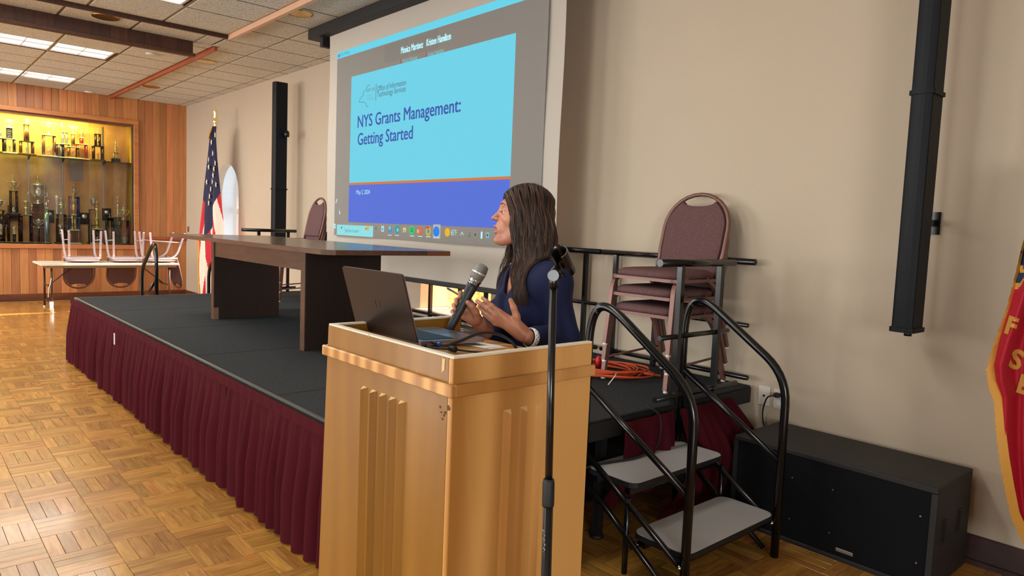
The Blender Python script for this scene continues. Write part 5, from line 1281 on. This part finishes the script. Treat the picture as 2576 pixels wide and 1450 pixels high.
class SDF:
    def __init__(s): s.p = []
    def add(s, prim, k=.02): s.p.append((prim, k, 1)); return s
    def sub(s, prim, k=.006): s.p.append((prim, k, -1)); return s
    def value(s, P):
        d = np.full(P.shape[:-1], 1.0, np.float32)
        for (f, lo, hi), k, sg in s.p: d = s.mix(d, f(P), k, sg)
        return d
    @staticmethod
    def mix(a, b, k, sg):
        if sg < 0: b = -b; h = np.clip(.5-.5*(b-a)/k, 0, 1); return a*h+b*(1-h)+k*h*(1-h)
        h = np.clip(.5+.5*(b-a)/k, 0, 1); return b*(1-h)+a*h-k*h*(1-h)
    def mesh(s, h, lo=None, hi=None):
        if lo is None:
            lo = np.min([p[0][1] for p in s.p if p[2] > 0], axis=0)-.02; hi = np.max([p[0][2] for p in s.p if p[2] > 0], axis=0)+.02
        lo = np.array(lo, np.float32); hi = np.array(hi, np.float32); n = np.ceil((hi-lo)/h).astype(int)+1
        D = np.full(tuple(n), .2, np.float32)
        for (f, a, b), k, sg in s.p:
            i0 = np.maximum(0, np.floor((a-k*1.5-3*h-lo)/h).astype(int)); i1 = np.minimum(n, np.ceil((b+k*1.5+3*h-lo)/h).astype(int)+1)
            if np.any(i1 <= i0): continue
            g = np.stack(np.meshgrid(*[lo[q]+h*np.arange(i0[q], i1[q]) for q in range(3)], indexing='ij'), -1).astype(np.float32)
            sl = tuple(slice(i0[q], i1[q]) for q in range(3)); D[sl] = s.mix(D[sl], f(g), k, sg)
        ins = D < 0
        nx, ny, nz = D.shape; acc = np.zeros((nx-1, ny-1, nz-1, 3), np.float32); cnt = np.zeros((nx-1, ny-1, nz-1), np.float32)
        base = np.stack(np.meshgrid(np.arange(nx-1), np.arange(ny-1), np.arange(nz-1), indexing='ij'), -1)
        corners = [(i, j, k) for i in (0, 1) for j in (0, 1) for k in (0, 1)]
        def C(A, c): return A[c[0]:nx-1+c[0], c[1]:ny-1+c[1], c[2]:nz-1+c[2]]
        for a in corners:
            for ax in range(3):
                if a[ax] == 0:
                    b = list(a); b[ax] = 1; b = tuple(b); da, db = C(D, a), C(D, b); m = (da < 0) != (db < 0)
                    t = np.where(m, da/(da-db+1e-12), 0)
                    for q in range(3): acc[..., q] += np.where(m, a[q]+(t if q == ax else 0), 0)
                    cnt += m
        act = cnt > 0; idx = -np.ones(act.shape, int); idx[act] = np.arange(act.sum())
        V = (base[act]+acc[act]/cnt[act][:, None])*h+lo
        F = []
        for ax in range(3):
            o = [q for q in range(3) if q != ax]
            sh = [nx, ny, nz]; sl0 = [slice(None)]*3; sl1 = [slice(None)]*3
            for q in o: sl0[q] = slice(1, sh[q]-1); sl1[q] = slice(1, sh[q]-1)
            sl0[ax] = slice(0, sh[ax]-1); sl1[ax] = slice(1, sh[ax])
            a, b = ins[tuple(sl0)], ins[tuple(sl1)]; m = a != b; I = np.argwhere(m)
            if not len(I): continue
            fl = a[m]; I[:, o[0]] += 1; I[:, o[1]] += 1
            def cell(d0, d1):
                J_ = I.copy(); J_[:, o[0]] -= d0; J_[:, o[1]] -= d1; return idx[J_[:, 0], J_[:, 1], J_[:, 2]]
            q = np.stack([cell(1, 1), cell(0, 1), cell(0, 0), cell(1, 0)], -1)
            rev = fl if ax != 1 else ~fl
            q[~rev] = q[~rev][:, ::-1]; F.append(q)
        return V, np.concatenate(F) if F else np.zeros((0, 4), int)
W = dep
FWD, UPV, NEAR = -_r, _u, -_f
# head frame: nearly a pure left profile, turned a touch to the lens
_ha = radians(5)
HF = (FWD*cos(_ha)+NEAR*sin(_ha)).normalized(); HN = (NEAR*cos(_ha)-FWD*sin(_ha)).normalized(); HU = UPV.copy()
HD = 2.62; H0 = W(1318, 540, HD)
def h(a, b, c): return H0+HF*a+HU*b+HN*c
HX = (HF, HU, HN)
body = SDF()
body.add(ell(h(-.014, .022, 0), HX, (.093, .079, .071)), .01)
body.add(ell(h(.030, -.028, 0), HX, (.062, .082, .056)), .03)
for s in (-1, 1):
    body.add(cap(h(.000, -.062, s*.048), h(.076, -.096, s*.012), .016, .015), .028)
    body.add(cap(h(.066, .032, s*.034), h(.072, .034, s*.006), .012, .013), .012)
    body.add(ell(h(.052, -.020, s*.034), HX, (.026, .022, .022)), .02)
    body.add(ell(h(-.010, .0, s*.073), HX, (.014, .028, .007)), .006)
body.add(ell(h(.078, -.052, 0), HX, (.028, .034, .030)), .014)
body.add(ell(h(.092, -.096, 0), HX, (.0205, .017, .020)), .012)
EYE = lambda s: h(.0725, .0045, s*.031)
def lidq(c, r, n, off, k=.40):
    c = V3(c); n = V3(n); ln = V3(HN)
    def f(P):
        q = P-c; d = np.linalg.norm(q, axis=-1)-r; return np.maximum(d, (off-k*np.abs(q@ln))-q@n)
    return f, c-r, c+r
for s in (-1, 1): body.sub(ell(h(.096, .0065, s*.034), HX, (.018, .0125, .017)), .012)
for s in (-1, 1):
    body.add(lidq(EYE(s), .0139, (HU*.97+HF*.22).normalized(), .0070), .0015)
    body.add(lidq(EYE(s), .0136, (-HU*.97+HF*.10).normalized(), .0068), .0015)
body.add(cap(h(.079, .022, 0), h(.1075, -.011, 0), .0070, .0080), .010)
body.add(ell(h(.1105, -.0140, 0), HX, (.0105, .0070, .0085)), .006)
for s in (-1, 1): body.add(ell(h(.0985, -.0185, s*.0105), HX, (.0095, .0060, .0050)), .004)
for s in (-1, 1): body.sub(ell(h(.1035, -.0250, s*.0055), HX, (.0055, .0035, .0028)), .002)
for s in (-1, 1):
    body.add(cap(h(.1085, -.0435, s*.003), h(.0915, -.0525, s*.021), .0046, .0026), .005)
    body.add(cap(h(.1065, -.0665, s*.003), h(.0905, -.0580, s*.020), .0050, .0028), .005)
body.sub(ell(h(.107, -.0555, 0), HX, (.021, .0064, .0140)), .003)
NB = W(1350, 690, 2.655)
body.add(cap(h(-.012, -.055, 0), NB, .047, .054), .022)
S1, S2 = W(1388, 712, 2.52), W(1300, 714, 2.775)
E1, R1 = W(1420, 856, 2.51), W(1330, 848, 2.400)
E2, R2 = W(1272, 872, 2.80), W(1216, 826, 2.535)
CH, WA, HPc = W(1345, 765, 2.665), W(1350, 880, 2.665), W(1352, 985, 2.665)
q_ = S1-S2; q_.z = 0; q_.normalize(); g_ = Vector((q_.y, -q_.x, 0)); g_ = g_ if g_.dot(FWD) > 0 else -g_
TX = (q_, g_, Vector((0, 0, 1)))
def torso(s, off=0.0):
    s.add(cap(NB-Vector((0, 0, .03)), S1, .060+off, .050+off), .05); s.add(cap(NB-Vector((0, 0, .03)), S2, .060+off, .050+off), .05)
    s.add(ell(CH+g_*.01, TX, (.158+off, .104+off, .155+off)), .05)
    s.add(ell(WA, TX, (.130+off, .095+off, .17+off)), .05)
    s.add(ell(HPc, TX, (.158+off, .115+off, .14+off)), .05)
    for sg in (-1, 1): s.add(ell(CH+q_*sg*.065+g_*.075+Vector((0, 0, -.02)), TX, (.055+off, .045+off, .055+off)), .03)
torso(body)
for (S_, E_, Rw) in ((S1, E1, R1), (S2, E2, R2)):
    body.add(cap(S_, E_, .044, .036), .03); body.add(cap(E_, Rw, .036, .0245), .02)
HPz = HPc.z
feet = []
for sg in (-1, 1):
    hip = HPc+q_*sg*.075+Vector((0, 0, -.06)); kn = Vector((hip.x+g_.x*.02, hip.y+g_.y*.02, .50)); an = Vector((hip.x, hip.y, .09))
    body.add(cap(hip, kn, .078, .052), .03); body.add(cap(kn, an, .052, .034), .02); body.add(cap(an-Vector((0, 0, .03)), an+g_*.13-Vector((0, 0, .055)), .034, .024), .02); feet.append((hip, kn, an))
# ---- hands
def finger(s, pts, r0, r1, k=.004):
    for i in range(len(pts)-1):
        ra = r0+(r1-r0)*i/(len(pts)-1); rb = r0+(r1-r0)*(i+1)/(len(pts)-1); s.add(cap(pts[i], pts[i+1], ra, rb), k if i else .007)
lh = SDF(); DL = 2.405
lh.add(cap(W(1345, 855, 2.412), W(1318, 842, DL), .0270, .0235), .01)
lh.add(cap(W(1320, 842, DL), W(1290, 818, DL-.004), .0235, .0245), .016)
lh.add(cap(W(1305, 838, DL+.006), W(1262, 812, DL+.004), .021, .0135), .016)
lh.add(cap(W(1303, 826, DL-.004), W(1264, 795, DL-.008), .022, .0135), .016)
lh.add(cap(W(1296, 818, DL-.004), W(1252, 790, DL-.010), .018, .0105), .012)
for kx, ky, dd in ((1256, 786, -.012), (1247, 794, -.010), (1243, 803, -.004), (1246, 813, .004)):
    lh.add(cap(W(1285, 818, DL), W(kx, ky, DL+dd), .014, .0100), .010)
LF = [[(1256, 786, -.012), (1238, 771, -.014), (1224, 759, -.006), (1214, 750, .006)],
      [(1247, 794, -.010), (1227, 778, -.010), (1211, 766, .002), (1200, 758, .014)],
      [(1243, 803, -.004), (1227, 791, .004), (1214, 780, .018), (1206, 772, .030)],
      [(1246, 813, .004), (1233, 803, .016), (1222, 795, .030), (1214, 789, .040)]]
for i, Fp in enumerate(LF): finger(lh, [W(a, b, DL+c) for a, b, c in Fp], (.0098, .0098, .0094, .0082)[i], (.0066, .0068, .0066, .0060)[i])
finger(lh, [W(1302, 822, DL-.012), W(1299, 796, DL-.026), W(1292, 774, DL-.030), W(1284.5, 756, DL-.026)], .0150, .0082, .006)
rh = SDF(); DM = 2.45
MB0, MT0 = W(1131, 830, DM-.004), W(1190, 716, DM)       # microphone handle ends
def mp(t): return MB0+(MT0-MB0)*t
rh.add(cap(W(1222, 838, 2.545), W(1208, 818, 2.515), .0255, .0235), .01)
rh.add(cap(W(1211, 822, 2.520), W(1188, 794, 2.490), .0235, .0245), .014)
rh.add(cap(W(1192, 800, 2.492), W(1182, 772, 2.484), .0215, .0165), .012)
rh.add(cap(W(1194, 806, 2.49), W(1168, 797, 2.488), .0190, .0130), .012)
RF = [[(1186, 762, 2.492), (1172, 744, 2.496), (1158, 738, 2.474), (1156, 748, 2.444)],
      [(1180, 772, 2.494), (1163, 757, 2.500), (1148, 755, 2.472), (1147, 765, 2.440)],
      [(1174, 785, 2.494), (1157, 772, 2.498), (1142, 768, 2.468), (1144, 779, 2.436)],
      [(1168, 796, 2.492), (1152, 787, 2.492), (1138, 784, 2.466), (1141, 792, 2.442)]]
for i, Fp in enumerate(RF): finger(rh, [W(*p) for p in Fp], (.0096, .0098, .0094, .0084)[i], (.0070, .0072, .0070, .0062)[i])
finger(rh, [W(1200, 806, 2.478), W(1196, 785, 2.446), W(1187, 771, 2.432), W(1177, 762, 2.424)], .0155, .0088, .006)
def to_obj(name, parts_, material, parent=None):
    vs, fs, o = [], [], 0
    for V_, F_ in parts_: vs.append(V_); fs.append(F_+o); o += len(V_)
    me = bpy.data.meshes.new(name); me.from_pydata(np.concatenate(vs).tolist(), [], np.concatenate(fs).tolist()); me.update()
    bm = bmesh.new(); bm.from_mesh(me); bmesh.ops.recalc_face_normals(bm, faces=bm.faces[:]); bm.to_mesh(me); bm.free()
    me.polygons.foreach_set('use_smooth', [True]*len(me.polygons)); me.materials.append(material)
    return link(name, me, parent)
def skin_mat():
    m, nt, b = new_mat('skin'); N, L = nt.nodes.new, nt.links.new
    tc = N('ShaderNodeTexCoord'); n = N('ShaderNodeTexNoise'); n.inputs['Scale'].default_value = 22; n.inputs['Detail'].default_value = 4; L(tc.outputs['Object'], n.inputs['Vector'])
    r = N('ShaderNodeValToRGB'); r.color_ramp.elements[0].position = .3; r.color_ramp.elements[1].position = .7
    r.color_ramp.elements[0].color = lin((166, 106, 82)); r.color_ramp.elements[1].color = lin((192, 130, 102)); L(n.outputs['Fac'], r.inputs[0]); L(r.outputs[0], b.inputs['Base Color'])
    b.inputs['Roughness'].default_value = .42; b.inputs['Subsurface Weight'].default_value = .08; b.inputs['Subsurface Radius'].default_value = (.012, .005, .003)
    n2 = N('ShaderNodeTexNoise'); n2.inputs['Scale'].default_value = 320; L(tc.outputs['Object'], n2.inputs['Vector'])
    bp = N('ShaderNodeBump'); bp.inputs['Strength'].default_value = .12; bp.inputs['Distance'].default_value = .001; L(n2.outputs['Fac'], bp.inputs['Height']); L(bp.outputs[0], b.inputs['Normal'])
    return m
M['skin'] = skin_mat(); M['lips'] = mat('lips', (168, 92, 82), .35, var=.08, vscale=60); M['nail'] = mat('nail', (222, 172, 158), .22)
woman = thing('person', 'woman with long brown hair and navy blouse speaking into a microphone behind the lectern', 'person', (WA.x, WA.y, 0))
body_parts = [body.mesh(.0075, hi=None)]
# finer head and neck: replace that region of the coarse mesh
lo = np.array(h(-.02, -.02, 0))
zc = (h(0, -.17, 0)).z
Vb, Fb = body_parts[0]
keep = np.all(Vb[Fb][:, :, 2] < zc+.008, axis=1); Fb = Fb[keep]
hlo = np.array([H0.x-.17, H0.y-.17, zc]); hhi = np.array([H0.x+.17, H0.y+.17, H0.z+.14])
Vh, Fh = body.mesh(.0026, hlo, hhi)
kh = np.all(Vh[Fh][:, :, 2] > zc+.004, axis=1); Fh = Fh[kh]
# cut the coarse arm ends: the fine hand meshes take over inside the cuffs
parts_ = [(Vb, Fb), (Vh, Fh), lh.mesh(.0024), rh.mesh(.0024)]
skin = to_obj('body', parts_, M['skin'], woman); skin.data.materials.append(M['lips'])
A_ = np.array([list(HF), list(HU), list(HN)]); P_ = (np.array([v.co[:] for v in skin.data.vertices])-np.array(H0))@A_.T
mi = []
for p in skin.data.polygons:
    c = P_[list(p.vertices)].mean(0); lipz = 0
    if c[0] > .088 and abs(c[2]) < .0200:
        up = ((c[1] > -.0555) and (c[1] < -.0398-.42*abs(c[2]))) and c[0] > .0935; dn = ((c[1] <= -.0555) and c[1] > -.0712+.42*abs(c[2])) and c[0] > .0925
        lipz = 1 if (up or dn) else 0
    mi.append(lipz)
skin.data.polygons.foreach_set('material_index', mi)
# eyes, brows, teeth
M['eyew'] = mat('eye_white', (226, 216, 208), .15); M['iris'] = mat('iris', (60, 36, 24), .1)
M['brow'] = mat('brow_hair', (84, 58, 46), .7)
for s in (-1, 1):
    c = EYE(s); mb = MB()
    mb.lathe([(.0118*sin(a), .0118*cos(a)) for a in [pi*k/12 for k in range(13)]], c, 16)
    eye = mb.build('eye', M['eyew'], woman)
    gd = (HF*.95-HU*.10+HN*s*.16).normalized(); mq = gd.to_track_quat('Z', 'Y').to_matrix().to_4x4()
    MB().lathe([(.0060, .0104), (.0048, .0112), (.0001, .0121)], c, 14, mtx=mq).build('iris', M['iris'], eye)
    br = MB()
    for k in range(34):
        t_ = k/33; a0 = .0875-.013*t_**1.4; b0 = .0335+.0060*sin(pi*min(1, t_*1.05))-.004*t_; c0 = s*(.010+.036*t_)
        br.tube([h(a0-.001, b0-.001, c0), h(a0, b0+.0030-.0022*t_, c0+s*.004)], [.0008, .0004], 4)
    br.build('eyebrow', M['brow'], woman)
    el = MB(); edge = []
    for k in range(15):
        cc = -.0105+.021*k/14; rho = sqrt(.0144**2-cc*cc); t0 = (.0070-.40*abs(cc))/(rho*.9946); th = math.asin(max(-1, min(1, t0)))-radians(12.8)
        edge.append(c+HF*(rho*cos(th))+HU*(rho*sin(th))+HN*cc)
    el.tube(edge, .0006, 5)
    for p in edge[2:-1]: el.tube([p, p+HF*.0030+HU*.0004, p+HF*.0052+HU*.0018], [.0003, .0003, .0001], 3)
    el.build('eyelash', M['t_black'], woman)
MB().box((-.006, -.0025, -.013), (.0045, .0025, .013), bev=.002, mtx=Matrix(((HF.x, HU.x, HN.x, h(.0985, -.0510, 0).x), (HF.y, HU.y, HN.y, h(.0985, -.0510, 0).y), (HF.z, HU.z, HN.z, h(.0985, -.0510, 0).z), (0, 0, 0, 1)))).build('teeth', M['eyew'], woman)
# nails
def nail(tip, prev, nrm, w_=.0058):
    d = (tip-prev).normalized(); nrm = (nrm-d*nrm.dot(d)).normalized(); sd = d.cross(nrm); P = []
    for i in range(5):
        row = []
        for j in range(5):
            u, v = (i/4-.5), (j/4-.5); row.append(tip+d*(u*.0115-.0005)+sd*(v*2*w_*.92*(1-.25*(u > .2)))+nrm*(.0072-.0052*(v*2)**2*.6-.002*abs(u)))
        P.append(row)
    MB().grid(P).build('fingernail', M['nail'], woman)
for i, Fp in enumerate(RF): nail(W(*Fp[-1]), W(*Fp[-2]), (NEAR*.9+FWD*.45), .0052)
nail(W(1177, 762, 2.424), W(1187, 771, 2.432), NEAR+_u*.2, .0066)
nail(W(1284.5, 756, DL-.026), W(1292, 774, DL-.030), NEAR*.8-FWD*.2+_u*.1, .0064)
for i, Fp in enumerate(LF[:2]): nail(W(Fp[-1][0], Fp[-1][1], DL+Fp[-1][2]), W(Fp[-2][0], Fp[-2][1], DL+Fp[-2][2]), NEAR*.55+_u*.8, .0050)
# ---- blouse
M['blouse'] = mat('navy_blouse', (17, 24, 58), .8, bump=.12, bscale=500, spec=.25, var=.06, vscale=6)
bl_ = SDF(); OFF = .012
bl_.add(cap(NB-Vector((0, 0, .03)), S1, .064+OFF, .056+OFF), .05); bl_.add(cap(NB-Vector((0, 0, .03)), S2, .064+OFF, .056+OFF), .05)
torso(bl_, OFF)
for (S_, E_, Rw, le) in ((S1, E1, R1, .80), (S2, E2, R2, .72)):
    bl_.add(cap(S_, E_+Vector((0, 0, .01)), .056, .053), .03); bl_.add(cap(E_, E_+(Rw-E_)*le, .053, .041), .02)
    # cloth folds as soft ridges around the elbow and along the sleeve
for (a, b) in ((W(1412, 770, 2.48), W(1440, 845, 2.48)), (W(1395, 760, 2.46), W(1400, 850, 2.45)), (W(1370, 870, 2.44), W(1440, 884, 2.46))): bl_.add(cap(a, b, .012, .010), .03)
for (a, b) in ((W(1236, 770, 2.70), W(1228, 870, 2.70)), (W(1262, 745, 2.62), W(1252, 870, 2.60))): bl_.add(cap(a, b, .016, .022), .03)
# front neckline V and the neck hole
vt = W(1322, 668, 2.62)+g_*.02; vb = W(1277, 760, 2.615)
bl_.sub(cap(vt, vb, .068, .010), .006); bl_.sub(cap(NB+Vector((0, 0, .0)), NB+Vector((0, 0, .12)), .058, .075), .008)
zh = HPc.z-.06
bV, bF = bl_.mesh(.0055)
kp = np.any(bV[bF][:, :, 2] > zh-.02, axis=1); bF = bF[kp]
blouse = to_obj('blouse', [(bV, bF)], M['blouse'], woman)
tr_ = SDF()
tr_.add(ell(HPc-Vector((0, 0, .03)), TX, (.164, .121, .13)), .03)
for hip, kn, an in feet: tr_.add(cap(hip, kn, .088, .066), .03); tr_.add(cap(kn, an, .066, .052), .02)
to_obj('trousers', [tr_.mesh(.010)], mat('black_trousers', (22, 22, 28), .8), woman)
for hip, kn, an in feet:
    sh = SDF(); sh.add(cap(an-Vector((0, 0, .045)), an+g_*.14-Vector((0, 0, .060)), .040, .029), .02); sh.add(cap(an-Vector((0, 0, .02)), an-Vector((0, 0, .05)), .042, .042), .02)
    to_obj('shoe', [sh.mesh(.007)], M['t_black'], woman)
# ---- hair: many locks running over head and shoulders
obst = SDF()
for (pr, k, sg) in body.p[:2]: obst.add(pr, .01)
obst.add(ell(h(-.014, .022, 0), HX, (.099, .086, .079)), .01)
obst.add(cap(h(-.012, -.055, 0), NB, .056, .060), .02)
obst.add(cap(NB-Vector((0, 0, .03)), S1, .080, .074), .05); obst.add(cap(NB-Vector((0, 0, .03)), S2, .080, .074), .05)
obst.add(ell(CH+g_*.01, TX, (.178, .126, .175)), .05); obst.add(cap(S1, E1, .075, .07), .03)
def hairmat():
    m, nt, b = new_mat('brown_hair'); N, L = nt.nodes.new, nt.links.new
    g = N('ShaderNodeNewGeometry'); r = N('ShaderNodeValToRGB'); els = r.color_ramp.elements
    els[0].color = lin((30, 20, 16)); els[1].color = lin((124, 90, 66)); els[0].position = .1; e = els.new(.80); e.color = lin((62, 40, 29))
    L(g.outputs['Random Per Island'], r.inputs[0]); L(r.outputs[0], b.inputs['Base Color']); b.inputs['Roughness'].default_value = .46
    b.inputs['Anisotropic'].default_value = .5; b.inputs['Specular IOR Level'].default_value = .3
    return m
M['hair'] = hairmat(); M['hair_base'] = mat('hair_base', (40, 27, 22), .5)
rh_ = random.Random(21); locks = MB()
def scalp(a, ang, r=1.03):
    """a along the head front->back (-1..1), ang 0 = top, +90 = near side"""
    x = .093*a; k = sqrt(max(0, 1-a*a)); return h(-.014+x*r, .022+.079*k*cos(ang)*r, .071*k*sin(ang)*r)
def lerp(a, b, t): return a+(b-a)*t
def catmull(P, n):
    P = [2*P[0]-P[1]]+P+[2*P[-1]-P[-2]]; out = []
    for i in range(1, len(P)-2):
        for k in range(n):
            t = k/n; a, b, c, d = P[i-1], P[i], P[i+1], P[i+2]
            out.append(.5*((2*b)+(c-a)*t+(2*a-5*b+4*c-d)*t*t+(3*b-a-3*c+d)*t**3))
    out.append(P[-2]); return out
strands = []
NST = 4200
for i in range(NST):
    s = 1 if i % 10 < 7 else -1
    u = rh_.random()
    jit = lambda q: rh_.uniform(-q, q)
    lift = rh_.random()**2*.007
    a0 = lerp(.84, -.93, u)
    P = [scalp(a0*.98, s*radians(rh_.uniform(0, 5)), 1.05), scalp(a0, s*radians(26), 1.075), scalp(a0*.99, s*radians(52), 1.095)]
    A1 = lerp(.056, -.106, u)+jit(.003); kk = sqrt(max(.08, 1-((A1+.02)/.098)**2))
    P.append(h(A1, .010, s*(.079*kk+lift)))
    A2 = lerp(.050, -.112, u)+jit(.005); P.append(h(A2, -.055, s*(.078*kk+.004+lift)))
    A3 = lerp(.046, -.108, u)+jit(.007); P.append(h(A3, -.115, s*(.074*kk+.010+lift)))
    if s > 0:
        P.append(h(lerp(.040, -.088, u)+jit(.008), -.17, .074*kk+.016))
        end = rh_.random()
        if u < .72:
            P.append(h(lerp(.046, -.066, u)+jit(.012), -.228, .086))
            if end > .12: P.append(h(lerp(.044, -.060, u)+jit(.014), -.272-.02*end, .088))
            if end > .35 and u < .6: P.append(h(lerp(.030, -.042, u)+jit(.014), -.318-.02*rh_.random(), .09))
        elif end > .3: P.append(h(lerp(.0, -.090, u)+jit(.01), -.21, .04))
    else:
        P.append(h(lerp(.052, -.085, u)+jit(.01), -.18, -.074)); 
        if u < .5: P.append(h(lerp(.064, -.05, u)+jit(.012), -.25-.03*rh_.random(), -.070))
    cl = int(u*17)*2.4; cv = catmull(P, 5)
    cv = [p+(HF*sin(k*.42+cl)+HN*.6*cos(k*.37+cl*1.7))*.0042*min(1, k/10) for k, p in enumerate(cv)]
    strands.append((cv, rh_.uniform(.0006, .0013), lift))
allp = np.array([list(p) for st, _, _ in strands for p in st], np.float32)
tgt = np.concatenate([np.full(len(st), .0015+lf, np.float32) for st, _, lf in strands])
for _ in range(4):
    d = obst.value(allp); e = .003
    g = np.stack([obst.value(allp+np.eye(3, dtype=np.float32)[q]*e)-d for q in range(3)], -1); g /= np.linalg.norm(g, axis=-1, keepdims=True)+1e-9
    allp += g*np.clip(tgt-d, 0, .03)[:, None]
o_ = 0
for st, r0, lf in strands:
    n = len(st); q = allp[o_:o_+n]; o_ += n
    pts = [Vector(p.tolist()) for p in q]
    locks.tube(pts, [r0*(.5+.5*min(1, k/4))*(1 if k < n*.72 else max(.12, 1-(k-n*.72)/(n*.28))) for k in range(n)], 4, caps=False)
for i in range(44):      # thin loose wisps in front of the far shoulder, below the jaw
    px_ = rh_.uniform(1256, 1292); p = h(rh_.uniform(.0, .030), rh_.uniform(-.02, .03), -.076)
    P = [p, h(.036, -.06, -.078), h(rh_.uniform(.045, .062), -.125, -.07), W(px_, 676, 2.69), W(px_+rh_.uniform(-12, 8), rh_.uniform(700, 752), 2.66)]
    q = catmull(P, 5); locks.tube(q, [.0015*(1-.8*j/len(q)) for j in range(len(q))], 4, caps=False)
for i in range(7):
    p = scalp(rh_.uniform(-.2, .7), radians(rh_.uniform(-20, 20)), 1.05)
    q = [p, p+HU*.010+HF*rh_.uniform(-.02, .01), p+HU*.012+HF*rh_.uniform(-.06, -.02)+HN*rh_.uniform(-.02, .03)]
    locks.tube(q, [.0006, .0005, .0003], 3)
hair = locks.build('hair', M['hair'], woman, recalc=False)
hb_ = SDF(); hb_.add(ell(h(-.016, .026, 0), HX, (.092, .081, .0755)), .01)
for s in (1, -1): hb_.add(cap(h(-.030, .0, s*.050), h(-.036, -.10, s*.052), .032, .026), .03)
hb_.add(cap(h(-.075, .0, 0), h(-.080, -.12, 0), .040, .034), .03); 
hb_.sub(ell(h(.098, -.030, 0), HX, (.083, .096, .2)), .01)
hb_.sub(ell(h(.118, .030, 0), HX, (.070, .085, .2)), .01)
to_obj('hair_underlayer', [hb_.mesh(.0045)], M['hair_base'], woman)
# ---- wristband
M['band'] = mat('white_band', (232, 228, 226), .45); M['band_dot'] = mat('band_dot', (30, 34, 50), .5)
wb = thing('wristband', 'white sports watch band with dark round holes on the near wrist of the woman', 'watch', R1)
fa = (E1-R1).normalized(); c_ = W(1337, 850, 2.404); t1 = fa.orthogonal().normalized(); t2 = fa.cross(t1)
P = []
for i in range(33):
    a = 2*pi*i/32; rr_ = .0315; row = []
    for (o_, e_) in ((-.0125, 0), (-.0125, .0022), (.0125, .0022), (.0125, 0)): row.append(c_+fa*o_+(t1*cos(a)*1.02+t2*sin(a)*.98)*(rr_+e_))
    P.append(row)
MB().grid(P).build('band', M['band'], wb)
dots = MB()
for i in range(15):
    for j in range(3):
        a = 2*pi*(i+.5*(j % 2))/15; n_ = t1*cos(a)+t2*sin(a)
        dots.lathe([(.0001, 0), (.0020, 0), (.0018, .0006), (.0001, .0006)], c_+fa*(-.0072+.0072*j)+n_*.0338, 8, mtx=n_.to_track_quat('Z', 'Y').to_matrix().to_4x4())
dots.build('band_hole', M['band_dot'], wb)
# ---- handheld microphone and pen
mic = thing('microphone', 'handheld wireless microphone with silver grille held up by the woman', 'microphone', MB0)
axm = (MT0-MB0).normalized(); mq = axm.to_track_quat('Z', 'Y').to_matrix().to_4x4(); Lh = (MT0-MB0).length
MB().lathe([(.0001, -.002), (.012, -.002), (.0145, .002), (.0150, .03), (.0165, Lh*.6), (.0200, Lh*.93), (.0205, Lh)], MB0, 24, mtx=mq).build('handle', mat('mic_body', (36, 36, 40), .45), mic)
MB().lathe([(.0207, 0), (.0215, .003), (.0215, .010), (.0235, .014), (.0235, .019)], MT0, 24, mtx=mq).build('collar', M['chrome'], mic)
M['grille'] = mat('mic_grille', (150, 144, 138), .4, .75, bump=.9, bscale=900)
gt = MT0+axm*.019
MB().lathe([(.0225, 0), (.0245, .010), (.0250, .024), (.0245, .040), (.022, .051), (.015, .058), (.0001, .060)], gt, 28, mtx=mq).build('grille', M['grille'], mic)
MB().lathe([(.0252, .0215), (.0262, .023), (.0262, .0265), (.0252, .028)], gt, 28, mtx=mq).build('grille_band', M['silver'], mic)
for k in range(7):
    z_ = .030+.004*k
    ring_ = [gt+axm*z_+(mq.to_3x3() @ Vector((cos(a), sin(a), 0)))*(.0250-.00004*k*k-.0002*k) for a in [2*pi*q/24 for q in range(24)]]
    MB().tube(ring_, .0006, 4, closed=True).build('grille_rib', M['steel'], mic)
for k in range(9):
    n_ = NEAR; p = MT0+axm*.0065+n_*.0
    a_ = -.9+.2*k; dd_ = (mq.to_3x3() @ Vector((1, 0, 0)))
    x_ = (NEAR-axm*NEAR.dot(axm)).normalized(); y_ = axm.cross(x_); q = MT0+axm*.0065+(x_*cos(a_)+y_*sin(a_))*.0217
    MB().box((-.0012, -.0008, -.0022), (.0012, .0008, .0022), mtx=Matrix.Translation(q) @ mq).build('marking', M['black_matte'], mic)
pn = thing('pen', 'slim dark pen with blue clip held behind the microphone', 'pen', W(1160, 745, 2.48))
pa, pb_ = W(1121, 723, 2.50), W(1199, 768, 2.462); 
MB().tube([pa, pa+(pb_-pa)*.06], [.0012, .0030], 8).build('tip', M['silver'], pn)
MB().tube([pa+(pb_-pa)*.06, pa+(pb_-pa)*.90], .0036, 10).build('barrel', mat('pen_barrel', (40, 40, 60), .3), pn)
MB().tube([pa+(pb_-pa)*.88, pb_], .0044, 10).build('cap', M['blueplug'], pn)
